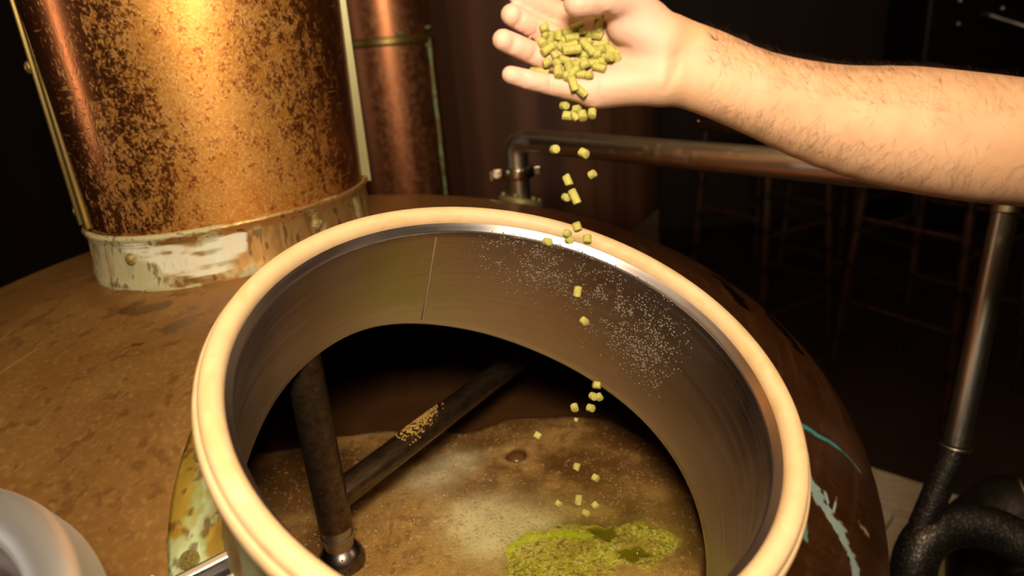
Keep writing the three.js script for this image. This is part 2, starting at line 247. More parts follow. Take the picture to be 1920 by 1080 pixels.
  const neckAt = (v, phi) => { const lo = lowT(phi); const prof = [[NR + 0.004, 0.0012], [NR + 0.0004, 0.001], [NR - 0.0008, 0.0002], [NR - 0.0032, -0.0030], [NR - 0.0058, -0.0064], [NR - 0.0066, -0.0085], [NR - 0.0066, -0.014], [NR - 0.005, -0.05], [NR - 0.003, -0.1], [NR - 0.0005, lo + 0.012], [NR + 0.001, lo + 0.003], [NR + 0.0035, lo], [NR + 0.006, lo + 0.003], [NR + 0.006, lo + 0.02], [NR + 0.006, -0.06], [NR + 0.006, 0.0]]; const x = v * (prof.length - 1), i = Math.min(prof.length - 2, Math.floor(x)), f = x - i; return nk(phi, lerp(prof[i][0], prof[i + 1][0], f), lerp(prof[i][1], prof[i + 1][1], f)); };
  const neck = part('manway_neck', sheet(260, 90, (u, v) => neckAt(v, (u * 2 - 1) * Math.PI), (u, v, q) => [u * 1.41 / 0.6, q.clone().sub(NC).dot(NN) / 0.6]), steelTex, kettle);
  neck.userData.label = 'brushed steel sleeve inside the manway';
  // welded seam and the faint rolled line on the sleeve
  const seamPhi = -0.52;
  part('weld_seam', sweep(Array.from({ length: 20 }, (_, i) => nk(seamPhi, NR - 0.0066 + 0.036 * Math.max(0, i / 19 * (-lowT(seamPhi) - 0.02) - 0.004), -0.012 - i / 19 * (-lowT(seamPhi) - 0.02))), (t) => 0.0009 + 0.0001 * Math.sin(t * 60), 8), plain(0x9a866c, 0.6, 0.3), neck);
  // outer brass skirt of the neck
  const onT = (phi, r) => { let a = 0.1, b = -0.5; for (let i = 0; i < 40; i++) { const m = (a + b) / 2, q = nk(phi, r, m); if (q.y > domeY(q.x, q.z)) a = m; else b = m; } return a; };
  part('neck_skirt', sheet(160, 10, (u, v) => { const phi = (u * 2 - 1) * Math.PI; return nk(phi, 0.2335, lerp(-0.004, onT(phi, 0.236) - 0.012, v)); }, (u, v) => [u * 1.5, v * 0.2]), patina, kettle);
  // corroded doubler plate round the neck
  const plateR = (phi) => 0.276 + 0.003 * Math.sin(phi * 3);
  const plate = part('doubler_plate', sheet(200, 14, (u, v) => { const phi = (u * 2 - 1) * Math.PI, r = v > 0.93 ? plateR(phi) : lerp(0.231, plateR(phi), v / 0.93), t = onT(phi, r), q = nk(phi, r, t), n = domeN(q.x, q.z); return q.addScaledVector(n, v > 0.93 ? -0.002 : v > 0.85 ? 0.0035 : 0.0045); }, (u, v, q) => [q.x - KX, q.z - KZ]), flangeMat, kettle);
  plate.userData.label = 'yellow and green corroded plate around the manway';
  for (let k = 0; k < 18; k++) { const phi = -1.72 + k * Math.PI / 9, r = 0.259, t = onT(phi, r), q = nk(phi, r, t), n = domeN(q.x, q.z); part('rivet', lathe([[0.0085, 0], [0.0085, 0.002], [0.0075, 0.004], [0.005, 0.0058], [0.0005, 0.0065]], q.addScaledVector(n, 0.004), n, 20), flangeMat, plate); }
  // cream gasket on the rim
  const gp = []; const push = (r, t) => gp.push([r, t]);
  push(NR + 0.0005, -0.008); push(NR - 0.0006, 0.0); push(NR - 0.0002, 0.005); push(NR + 0.002, 0.0095); push(NR + 0.006, 0.0122); push(NR + 0.010, 0.0125); push(NR + 0.014, 0.0112); push(NR + 0.0165, 0.0085); push(NR + 0.0172, 0.0055); push(NR + 0.0180, 0.0040); push(NR + 0.0198, 0.0028); push(NR + 0.0212, 0); push(NR + 0.0215, -0.004); push(NR + 0.0205, -0.009); push(NR + 0.017, -0.012); push(NR + 0.0085, -0.013);
  const gc = new THREE.SplineCurve(gp.map(([a, b]) => new THREE.Vector2(a, b))).getPoints(46);
  const gasket = part('rim_gasket', sheet(280, 46, (u, v) => { const p = gc[Math.round(v * 46)]; return nk((u * 2 - 1) * Math.PI, p.x, p.y); }, (u, v) => [u, v]), gasketMat, kettle);
  gasket.userData.label = 'cream rubber gasket ring around the rim';
  // condensation on the sleeve
  const drops = [], R2 = mulberry(99), dg = new THREE.SphereGeometry(1, 6, 4, 0, 2 * Math.PI, 0, Math.PI / 2), inst = [];
  for (let k = 0; k < 20000 && inst.length < 2000; k++) {
    const phi = lerp(-0.42, 1.0, R2()), t = lerp(-0.004, -0.135, R2()), c = lerp(-0.028, -0.075, sstep(-0.1, 0.8, phi)), w = lerp(0.03, 0.045, sstep(0, 0.8, phi));
    const dens = Math.exp(-(((t - c) / w) ** 2)) * sstep(-0.35, -0.05, phi) * sstep(0.95, 0.6, phi) * sstep(0.25, 0.6, fbm(phi * 14, t * 60, 3, 401));
    if (R2() > dens) continue;
    const q = nk(phi, NR - 0.0064 + 0.0335 * Math.max(0, -t - 0.014) * 1.0, t), inward = NC.clone().addScaledVector(NN, t).sub(q).normalize(), r = lerp(0.0005, 0.0011, R2() ** 2);
    const m = frameOf(inward); m.scale(V(r, r * 0.55, r)); m.setPosition(q.sub(V(KX, 0, KZ))); inst.push(m);
  }
  const dew = new THREE.InstancedMesh(dg, plain(0x8c7d6a, 0.06, 0, { ior: 1.33 }), inst.length);
  inst.forEach((m, i) => dew.setMatrixAt(i, m)); dew.name = 'condensation'; dew.userData = { kind: 'stuff', label: 'beads of condensation on the steel sleeve' }; dew.castShadow = dew.receiveShadow = true; kettle.add(dew);
}

// ---------------------------------------------------------------- manway lid, swung open to the side, and its hinge
{
  const ln = V(-0.28, 0.9, 0.33).normalize(), p0 = at(94, 966, 0.5);
  const hit = (px, py) => { const d = dirOf(px, py), o = p0.clone().sub(camera.position); return d.multiplyScalar(o.dot(ln) / d.dot(ln)).add(camera.position); };
  const tangent = hit(172, 1085).sub(hit(0, 872)).normalize(), inward = V(0, 0, 0).crossVectors(ln, tangent).normalize(); if (inward.dot(CX) > 0) inward.negate();
  const R = 0.28, c = p0.clone().addScaledVector(inward, R);
  const lid = thing('manway_lid', 'polished steel manway lid swung open beside the rim', 'lid', c);
  part('lid_plate', lathe([[0.001, 0.03], [0.08, 0.028], [0.16, 0.02], [R - 0.045, 0.004], [R - 0.034, 0], [R - 0.034, -0.004], [0.16, 0.014], [0.001, 0.024]].map(([r, y]) => [r, y - 0.03]), c, ln, 120), steelTex, lid);
  part('lid_rim', lathe([[R - 0.035, -0.03], [R - 0.035, -0.008], [R - 0.03, -0.001], [R - 0.02, 0.001], [R - 0.008, 0], [R - 0.001, -0.005], [R, -0.012], [R, -0.034], [R - 0.003, -0.037], [R - 0.03, -0.037], [R - 0.035, -0.03]], c, ln, 160), plain(0xf0f3f8, 0.5, 1), lid);
  for (const [a, b] of [[at(300, 1110, 0.545), at(468, 1024, 0.575)], [at(378, 1122, 0.538), at(500, 1052, 0.565)]]) part('hinge_arm', bar(a, b, 0.009, 0.012, NN, 0.003), chrome, lid);
  part('hinge_block', bar(at(330, 1118, 0.55), at(486, 1040, 0.58), 0.022, 0.01, NN, 0.003), darkMetal, lid);
  part('hinge_pin', rod(at(282, 1092, 0.545), at(400, 1140, 0.53), 0.006), chrome, lid);
}

// ---------------------------------------------------------------- vapour stack on the dome
{
  const X = -0.4298, Z = -1.1286, RB = 0.2095, RS = 0.2025, y0 = domeY(X, Z + 0.2), H = 1.35;
  const st = thing('vapour_stack', 'wide copper vapour stack with orange mottling riveted to the kettle dome', 'stack', V(X, y0, Z));
  const yb = (a) => domeY(X + RB * Math.cos(a), Z + RB * Math.sin(a));
  const front = Math.atan2(-Z, -X);                                // azimuth that looks at the camera
  const TOP = 2.999;
  part('barrel', sheet(128, 24, (u, v) => { const a = front + (u - 0.5) * 2 * Math.PI, y = lerp(y0 - 0.02, TOP, v); return V(X + (RS + 0.012 * clamp((y - y0) / 0.45)) * Math.cos(a), y, Z + (RS + 0.012 * clamp((y - y0) / 0.45)) * Math.sin(a)); }, (u, v) => [0.66 - (u - 0.5) * 1.32 - 0.245 , lerp(-0.02, TOP - y0, v)]), stackMat, st);
  const collarMat = paint(2048, 96, (u, v) => {                    // angle from the front, height: brass, mint bloom, a smear of white lime on one side
    const d = (u - 0.5) * 2 * Math.PI, x = d * 0.21, y = v * 0.08, a = fbm(x * 30, y * 40, 4, 541), b = fbm(x * 120, y * 160, 4, 543), c = fbm(x * 14, y * 20, 3, 547);
    let col = mix3(mix3(S(0xa8804a), S(0xc29c62), b), S(0x7d5a2c), sstep(0.58, 0.7, a) * 0.6), met = 0.7, ro = 0.34 + 0.2 * b;
    const g = sstep(0.47, 0.6, 0.5 * a + 0.35 * c + 0.2 * b - 0.03 + 0.13 * sstep(0.0, 0.5, d) * sstep(1.3, 0.8, d) - 0.05 * sstep(0.1, -0.4, d)); col = mix3(col, mix3(S(0xb4bf98), S(0xc9d2b0), b), g * 0.7); met = lerp(met, 0.05, g); ro = lerp(ro, 0.75, g);
    const wl = Math.exp(-((((y - 0.052 - 0.006 * Math.sin(x * 30)) / 0.009)) ** 2)) * sstep(-0.12, 0.05, d) * sstep(0.95, 0.7, d), w = 0.85 * sstep(0.3, 0.56, wl * (1.3 * fbm(x * 22, y * 460, 4, 549))); col = mix3(col, S(0xe6e8d6), w); met = lerp(met, 0, w); ro = lerp(ro, 0.8, w);
    const dk = sstep(0.64, 0.72, b) * (1 - w); col = mix3(col, S(0x57381c), dk * 0.6);
    return [...col, ro, met, b];
  }, { bump: 0.0006 });
  const band = part('collar', sheet(160, 16, (u, v) => { const a = u * 2 * Math.PI, b = yb(a), pr = [[RS, 0.071], [RB - 0.002, 0.0765], [RB + 0.002, 0.0755], [RB + 0.0042, 0.0715], [RB + 0.002, 0.067], [RB - 0.001, 0.058], [RB + 0.002, 0.02], [RB + 0.005, 0.004], [RB + 0.004, -0.004]], x = v * 8, i = Math.min(7, Math.floor(x)), f = x - i; const r = lerp(pr[i][0], pr[i + 1][0], f), h = lerp(pr[i][1], pr[i + 1][1], f); return V(X + r * Math.cos(a), b + h, Z + r * Math.sin(a)); }, (u, v) => [(u - front / 2 / Math.PI + 0.5 + 2) % 1 + 0 , v]), collarMat, st);
  band.userData.label = 'brass collar crusted with green and white verdigris';
  for (let k = 0; k < 5; k++) { const a = front + 0.74 + k * 2 * Math.PI / 5, n = V(Math.cos(a), 0, Math.sin(a)); part('rivet', lathe([[0.0085, 0], [0.0085, 0.002], [0.007, 0.0045], [0.0045, 0.006], [0.0004, 0.0068]], V(X, yb(a) + 0.045, Z).addScaledVector(n, RB - 0.0005), n, 20), patina, band); }
  // vertical seam flanges where the two half shells meet
  const tilt = 0.012 / 0.45;
  const flange = (a, r0, r1, th, mat, name) => { const n = V(Math.cos(a), 0, Math.sin(a)), p = (r, y) => V(X, y, Z).addScaledVector(n, r + (y > y0 + 0.3 ? 0.012 : 0)); return part(name, bar(p((r0 + r1) / 2, y0 + 0.07), p((r0 + r1) / 2, TOP).addScaledVector(n, 0), th, r1 - r0, n, 0.002), mat, st); };
  const fr = flange(front - 1.44, RS - 0.004, RS + 0.017, 0.008, brassDull, 'seam_flange');
  const fl = flange(front + 1.29, RS - 0.004, RS + 0.007, 0.026, brass, 'seam_flange'), fl2 = flange(front + 1.46, RS - 0.004, RS + 0.012, 0.02, brassDark, 'seam_strap');
  for (let k = 0; k < 9; k++) { const a = front + 1.47, n = V(Math.cos(a), 0, Math.sin(a)); part('rivet', lathe([[0.0085, 0], [0.0085, 0.003], [0.006, 0.006], [0.0004, 0.0075]], V(X, y0 + 0.09 + k * 0.2, Z).addScaledVector(n, RS + 0.008 + 0.012 * clamp(k * 0.2 / 0.4)), n, 18), brass, fl2); }
}

// ---------------------------------------------------------------- second copper column behind
{
  const c = at(742, 200, 2.28), X = c.x, Z = c.z, R = 0.151, front = Math.atan2(-Z, -X);
  const t = thing('copper_column', 'narrow reddish copper column with a soldered ring joint behind the kettle', 'column', V(X, 0, Z));
  const yj = onFront(735, 78, Z + R).y;
  const cyl = (r, a, b) => sheet(96, 8, (u, v) => { const q = front + (u - 0.5) * 2 * Math.PI; return V(X + r * Math.cos(q), lerp(a, b, v), Z + r * Math.sin(q)); }, (u, v) => [u * 0.95, lerp(a, b, v)]);
  part('barrel', cyl(R, 0, yj), copper2, t); part('upper_barrel', cyl(R - 0.004, yj, 2.999), copper2, t);
  const ring = part('ring_joint', lathe([[R - 0.006, 0.013], [R + 0.002, 0.013], [R + 0.005, 0.009], [R + 0.0035, 0.003], [R + 0.006, -0.003], [R + 0.005, -0.01], [R - 0.001, -0.012]], V(X, yj, Z), V(0, 1, 0), 96), brassDark, t);
  const verd = paint(128, 512, (u, v) => { const a = fbm(u * 4, v * 60, 4, 501), b = fbm(u * 10, v * 200, 3, 503); const k = sstep(0.4, 0.6, a); return [...mix3(S(0x8c7a48), S(0x86a27c), k), 0.6, lerp(0.5, 0.05, k), b]; }, { bump: 0.0006, repeat: [10, 1] });
  const a = front - 0.93, n = V(Math.cos(a), 0, Math.sin(a));
  const sm = part('solder_seam', sweep(Array.from({ length: 120 }, (_, i) => V(X, lerp(0.02, yj, i / 119), Z).addScaledVector(n, R + 0.001).add(V(0.003 * (fbm(i * 0.21, 3, 2, 9) - 0.5), 0, 0))), (s) => 0.0052 + 0.004 * (noise(s * 44, 1, 3) - 0.5), 12), verd, t);
  sm.userData.label = 'green corroded vertical solder seam';
  for (const [k, h] of [[0.95, 0.03], [0.25, 0.02], [0.9, -0.02]]) { const b = front - k, m = V(Math.cos(b), 0, Math.sin(b)); part('solder_lump', placed(new THREE.IcosahedronGeometry(0.011, 2).scale(1.2, 0.7, 0.5), V(X, yj + h, Z).addScaledVector(m, R + 0.001), m), verd, t); }
}
// dark tank further back
{
  const c = at(1010, 150, 3.6), t = thing('background_tank', 'tall dark brown copper tank standing in the dark behind the kettle', 'tank', V(c.x, 0, c.z));
  const m = paint(512, 128, (u, v) => { const a = fbm(u * 40, v * 1.2, 4, 601), b = fbm(u * 8, v * 3, 3, 603); return [...mix3(S(0x7c5038), S(0x452818), sstep(0.3, 0.7, a) * 0.7 + 0.3 * b), 0.55 + 0.15 * a, 0.2, a]; });
  part('barrel', lathe([[0.56, 0.25], [0.6, 0.3], [0.6, 2.65], [0.5, 2.85], [0.12, 2.98]], V(c.x, 0, c.z), V(0, 1, 0), 96), m, t);
  for (let k = 0; k < 3; k++) { const a = k * 2.1 + 0.4; part('leg', rod(V(c.x + 0.45 * Math.cos(a), 0, c.z + 0.45 * Math.sin(a)), V(c.x + 0.45 * Math.cos(a), 0.3, c.z + 0.45 * Math.sin(a)), 0.04), darkMetal, t); }
  part('hoop', lathe([[0.6, -0.02], [0.606, -0.018], [0.606, 0.018], [0.6, 0.02]], V(c.x, 2.2, c.z), V(0, 1, 0), 96), darkMetal, t);
}

// ---------------------------------------------------------------- wort, foam, spray pipe inside the kettle
{
  const Q = (list) => list.map(([x, y]) => { const p = onLevel(x, y, WORT); return [p.x, p.z]; });
  const foamEdge = Q([[380, 1000], [440, 900], [483, 856], [527, 846], [560, 840], [620, 820], [673, 813], [760, 811], [860, 812], [900, 806], [925, 795], [953, 784], [1054, 781], [1150, 790], [1240, 840], [1300, 930], [1330, 1040], [1320, 1200], [900, 1400], [400, 1300]]);
  const inside = (poly, x, y) => { let k = false; for (let i = 0, j = poly.length - 1; i < poly.length; j = i++) { const [xi, yi] = poly[i], [xj, yj] = poly[j]; if ((yi > y) !== (yj > y) && x < (xj - xi) * (y - yi) / (yj - yi) + xi) k = !k; } return k; };
  const sd = (poly, x, y) => near([...poly, poly[0]], x, y)[0] * (inside(poly, x, y) ? -1 : 1);
  const scum = Q([[948, 1050], [955, 1028], [985, 1008], [1030, 992], [1080, 985], [1130, 990], [1165, 990], [1200, 985], [1225, 1000], [1262, 1000], [1275, 1025], [1255, 1045], [1235, 1062], [1215, 1075], [1190, 1060], [1165, 1068], [1150, 1085], [1120, 1120], [1000, 1140], [950, 1090]]);
  const gap1 = Q([[1108, 998], [1150, 993], [1160, 1012], [1140, 1020], [1115, 1010]]), gap2 = Q([[1150, 1040], [1200, 1030], [1215, 1045], [1190, 1060], [1160, 1058]]);
  const arcs = Q([[950, 1048], [962, 1030], [1000, 1012], [1050, 1006], [1100, 1012]]);
  const white = [[...Q([[965, 985]])[0], 0.05], [...Q([[905, 970]])[0], 0.05], [...Q([[930, 1010]])[0], 0.04], [...Q([[820, 900]])[0], 0.04], [...Q([[860, 870]])[0], 0.035], [...Q([[1020, 1000]])[0], 0.03]];
  const hole = Q([[968, 856]])[0];
  const X0 = -0.42, Z0 = -1.08, W = 0.78, D = 0.68;
  const field = (x, z) => {
    const n = fbm(x * 22, z * 22, 4, 701), f = fbm(x * 90, z * 90, 3, 703), e = sd(foamEdge, x, z);
    const foam = sstep(0.006, -0.01, e + 0.03 * (n - 0.5));
    const sc = sstep(0.004, -0.004, sd(scum, x, z) + 0.018 * (f - 0.5)) * (1 - sstep(0.003, -0.003, sd(gap1, x, z) + 0.012 * (f - 0.5))) * (1 - sstep(0.003, -0.003, sd(gap2, x, z) + 0.012 * (f - 0.5)));
    return { n, f, e, foam, sc };
  };
  const mat = paint(1000, 872, (u, v) => {
    const x = X0 + u * W, z = Z0 + v * D, { n, f, foam, sc, e } = field(x, z), ff = fbm(x * 420, z * 420, 3, 707);
    const wisp = fbm(x * 13 + 0.6 * n, z * 13, 4, 711);
    let col = mix3(S(0x4a2d18), S(0x5c3c20), n), ro = 0.1, h = 0.3;
    let fc = mix3(mix3(S(0x68441f), S(0xac8246), sstep(0.32, 0.7, wisp)), S(0x5e3c1c), sstep(0.55, 0.75, f) * 0.4);
    for (const [a, b, r] of white) { const k = Math.exp(-(((x - a) / r) ** 2 + ((z - b) / r) ** 2)); fc = mix3(fc, S(0xe6d8ac), clamp(k * (0.5 + 1.2 * (wisp - 0.2)))); }
    fc = mix3(fc, S(0x6a4522), sstep(0.6, 0.74, ff) * 0.35); fc = mix3(fc, S(0xe0cda0), sstep(0.7, 0.78, fbm(x * 300 + 5, z * 300, 3, 713)) * 0.5);
    const lip = Math.exp(-(((e + 0.008) / 0.006) ** 2)); fc = mix3(fc, S(0xc8a47a), lip * 0.35 * sstep(0.3, 0.6, n));
    col = mix3(col, fc, foam); ro = lerp(ro, 0.42 + 0.2 * f, foam); h = lerp(h, 0.35 + 0.5 * ff, foam);
    const dh = Math.hypot(x - hole[0], z - hole[1]); col = mix3(col, S(0xb8925a), 0.5 * Math.exp(-(((dh - 0.024) / 0.006) ** 2))); col = mix3(col, S(0x4a2f18), sstep(0.018, 0.013, dh)); ro = lerp(ro, 0.12, sstep(0.018, 0.013, dh));
    const yel = Math.exp(-((near(arcs, x, z)[0] / 0.006) ** 2));
    let gc = mix3(mix3(S(0x7f7c16), S(0x9f982c), f), S(0xb8b060), sstep(0.45, 0.7, ff) * 0.8); gc = mix3(gc, fc, 0.3 * sstep(0.45, 0.65, fbm(x * 45, z * 45, 3, 731))); gc = mix3(gc, S(0x4e4610), sstep(0.58, 0.7, fbm(x * 300, z * 300, 3, 717)) * 0.6); gc = mix3(gc, S(0xa3b418), yel * 0.75);
    const gd = Math.hypot((x - scum[4][0]) / 0.16, (z - scum[4][1] - 0.04) / 0.1), tint = Math.exp(-gd * gd) * foam; col = mix3(col, S(0x6e6a28), tint * 0.55);
    col = mix3(col, gc, sc); ro = lerp(ro, 0.55, sc);
    for (const g of [gap1, gap2]) { const k = sstep(0.003, -0.003, sd(g, x, z) + 0.012 * (f - 0.5)); col = mix3(col, S(0x5e5a10), k); ro = lerp(ro, 0.14, k); }
    return [...col, ro, 0, h];
  }, { bump: 0.0014, extra: { ior: 1.34 }, clampEdge: true });
  const wort = tag(part('wort', sheet(240, 240, (u, v) => { let x = (u * 2 - 1), z = (v * 2 - 1); const m = Math.max(Math.abs(x), Math.abs(z)), l = Math.hypot(x, z) || 1; x *= m / l; z *= m / l; const px = KX + x * 0.79, pz = KZ + z * 0.79, q = field(px, pz), dh = Math.hypot(px - hole[0], pz - hole[1]); return V(px, WORT + q.foam * (0.003 + 0.009 * (q.n - 0.4)) + 0.002 * q.sc - 0.006 * sstep(0.02, 0.012, dh), pz); }, (u, v, q) => [(q.x - X0) / W, (q.z - Z0) / D]), mat), 'brown foaming wort with a green patch of dissolving hops inside the kettle', 'wort', null, 'stuff');
  // glinting bubbles
  const bub = [], R3 = mulberry(5);
  for (let k = 0; k < 30000 && bub.length < 3600; k++) { const x = lerp(-0.33, 0.26, R3()), z = lerp(-0.98, -0.45, R3()), q = field(x, z); if (q.foam < 0.6 || R3() > sstep(0.35, 0.7, fbm(x * 14, z * 14, 3, 721)) * 0.8 + 0.1) continue; const r = lerp(0.0005, 0.0018, R3() ** 4); bub.push(new THREE.Matrix4().makeScale(r, r, r).setPosition(x, WORT + q.foam * (0.003 + 0.009 * (q.n - 0.4)) + 0.002 * q.sc + r * 0.2, z)); }
  const im = new THREE.InstancedMesh(new THREE.SphereGeometry(1, 8, 5, 0, 2 * Math.PI, 0, Math.PI / 2), plain(0x9a7440, 0.03, 0, { ior: 2.2, specularIntensity: 1 }), bub.length); bub.forEach((m, i) => im.setMatrixAt(i, m)); im.name = 'bubbles'; im.userData = { kind: 'stuff', label: 'tiny glinting bubbles on the foam' }; im.castShadow = im.receiveShadow = true; wort.add(im);
  const big = at(968, 857, 1); const hb = onLevel(968, 857, WORT);
  const bb = part('large_bubble', new THREE.SphereGeometry(0.0135, 32, 16, 0, 2 * Math.PI, 0, Math.PI / 2).scale(1, 0.7, 1).translate(hb.x, WORT - 0.003, hb.z), plain(0x6a4526, 0.06, 0, { ior: 1.4 }), wort); bb.userData.label = 'single dark bubble in the foam';

  // spray ball on its pipe, branch pipe
  const base = at(642, 1050, 0.862), axis = (px, py) => { const d = dirOf(px, py); const s = Math.hypot(base.x, base.z) / Math.hypot(d.x, d.z); return EYE + d.y * s; };
  const sp = thing('spray_pipe', 'dark steel pipe ending in a perforated spray ball inside the kettle', 'pipe', base.clone());
  const oily = paint(256, 256, (u, v) => { const a = fbm(u * 4, v * 12, 4, 731), b = fbm(u * 16, v * 16, 3, 733); const k = 0.30 + 0.16 * (a - 0.5); return [k * 1.15, k * 0.9, k * 0.66, 0.22 + 0.25 * b, 0.85, a]; }, { repeat: [6, 4] });
  const topY = axis(572, 690) + 0.03, r0 = 0.0196, yN = axis(628, 985);
  part('riser', rod(V(base.x, yN, base.z), V(base.x, topY, base.z), r0), oily, sp);
  part('sleeve', lathe([[r0 - 0.004, 0.004], [r0 - 0.003, -0.002], [r0 - 0.0025, -0.012], [r0 - 0.001, -0.0125], [r0 - 0.001, -0.016], [r0 - 0.0025, -0.0165], [r0 - 0.003, base.y + 0.018 - yN]], V(base.x, yN, base.z), V(0, 1, 0), 36), pipeSteel, sp);
  const RB = 0.0278, ball = part('spray_ball', placed(new THREE.SphereGeometry(RB, 48, 32), base, V(0, 1, 0)), plain(0x7a6f66, 0.3, 1), sp);
  const holes = []; for (let k = 0; k < 60; k++) { const y = 1 - (k + 0.5) / 30, a = k * 2.39996, r = Math.sqrt(1 - y * y), n = V(r * Math.cos(a), y, r * Math.sin(a)); if (y > 0.86) continue; part('spray_hole', placed(new THREE.CylinderGeometry(0.0011, 0.0011, 0.0012, 10), base.clone().addScaledVector(n, RB - 0.0002), n), plain(0x050303, 0.9), ball); }
  const ja = V(base.x, axis(620, 940), base.z), jb = at(983, 664, 1.12), je = jb.clone().addScaledVector(jb.clone().sub(ja).normalize(), 0.22);
  const br = part('branch_pipe', rod(ja, je, 0.0172), oily, sp);
  // yeast-yellow crust stuck on the branch
  const R4 = mulberry(44), cr = [], dir = je.clone().sub(ja).normalize(), upv = V(0, 1, 0).addScaledVector(dir, -dir.y).normalize(), side = V(0, 0, 0).crossVectors(dir, upv);
  for (let k = 0; k < 420; k++) { const c = 0.16 + 0.03 * (R4() + R4() - 1) * 1.6, a = -0.1 + 1.1 * (R4() + R4() - 1) - 9 * (c - 0.155), r = lerp(0.0006, 0.0018, R4()); const n = upv.clone().multiplyScalar(Math.cos(a)).addScaledVector(side, Math.sin(a) * (side.z > 0 ? 1 : -1)); const g = new THREE.IcosahedronGeometry(r, 0); const p = ja.clone().addScaledVector(dir, c).addScaledVector(n, 0.0172); g.scale(1, 0.7, 1); g.translate(p.x, p.y, p.z); cr.push(g); }
  const crust = part('hop_crust', mergeGeometries(cr), plain(0xb08a40, 0.8), br); crust.userData = { kind: 'stuff', label: 'ochre crust stuck on the branch pipe' };
}

// ---------------------------------------------------------------- overhead steel pipe with a clamped elbow
{
  let d = dirOf(976, 384), s = 1.0, best = [1e9, 0]; for (; s < 2; s += 0.01) { const g = EYE + d.y * s - domeY(d.x * s, d.z * s); if (g < best[0]) best = [g, s]; }
  const depth = best[1] + 0.04, foot = at(976, 388, depth); foot.y = domeY(foot.x, foot.z);
  const yOf = (px, py) => { const q = dirOf(px, py), k = Math.hypot(foot.x, foot.z) / Math.hypot(q.x, q.z); return EYE + q.y * k; };
  const yC = yOf(968, 322), yT = yOf(966, 262), r = depth * 21 / FOC;
  const p = thing('overhead_pipe', 'shiny steel pipe rising from the dome and running off to the side behind the arm', 'pipe', foot.clone());
  const e1 = onLevel(1560, 314, yT), dir = e1.clone().sub(V(foot.x, yT, foot.z)).normalize(), end = V(foot.x, yT, foot.z).addScaledVector(dir, 1.7);
  const path = bent([V(foot.x, yC, foot.z), V(foot.x, yT, foot.z), end], 0.075, 16); const dense = []; for (let i = 0; i + 1 < path.length; i++) { const n = Math.max(1, Math.ceil(path[i].distanceTo(path[i + 1]) / 0.03)); for (let k = 0; k < n; k++) dense.push(path[i].clone().lerp(path[i + 1], k / n)); } dense.push(end);
  part('pipe_run', sweep(dense, r, 36), pipeSteel, p);
  part('stub', rod(foot.clone().setY(foot.y - 0.01), V(foot.x, yC, foot.z), r * 0.98, r * 0.98, 36), pipeSteel, p);
  const cl = part('clamp', lathe([[r * 0.99, 0.013], [r + 0.008, 0.013], [r + 0.012, 0.009], [r + 0.0125, -0.009], [r + 0.008, -0.013], [r * 0.99, -0.013]], V(foot.x, yC, foot.z), V(0, 1, 0), 48), plain(0xb5ab98, 0.22, 1), p);
  const vx = V(CX.x, 0, CX.z).normalize(), cv = V(foot.x, yC, foot.z), back = V(0, 0, -1);
  part('clamp_lug', bar(cv.clone().addScaledVector(vx, -r - 0.006), cv.clone().addScaledVector(vx, -r - 0.03), 0.012, 0.018, V(0, 1, 0), 0.003), plain(0xa89c88, 0.25, 1), cl);
  part('clamp_lug', bar(cv.clone().addScaledVector(vx, r + 0.006), cv.clone().addScaledVector(vx, r + 0.026), 0.012, 0.02, V(0, 1, 0), 0.003), plain(0xa89c88, 0.25, 1), cl);
  part('wing_nut', rod(cv.clone().addScaledVector(vx, -r - 0.022).add(V(0, 0, 0.02)), cv.clone().addScaledVector(vx, -r - 0.022).add(V(0, 0, -0.02)), 0.007, 0.005, 16), chrome, cl);
  part('wing_nut', rod(cv.clone().addScaledVector(vx, -r - 0.034).add(V(0, 0.008, 0.012)), cv.clone().addScaledVector(vx, -r - 0.034).add(V(0, -0.012, 0.012)), 0.004, 0.004, 12), chrome, cl);
  const fn = domeN(foot.x, foot.z), fl = part('foot_flange', lathe([[r, 0.008], [0.046, 0.008], [0.05, 0.005], [0.05, -0.004]], foot.clone().addScaledVector(fn, 0.003), fn, 48), brassDull, p);
  for (let k = 0; k < 6; k++) { const a = k * Math.PI / 3 + 0.15, m = frameOf(fn), q = V(0.041 * Math.cos(a), 0.01, 0.041 * Math.sin(a)).applyMatrix4(m).add(foot); part('bolt', placed(new THREE.CylinderGeometry(0.006, 0.006, 0.008, 6), q.addScaledVector(fn, 0.004), fn), brassDull, fl); }
}

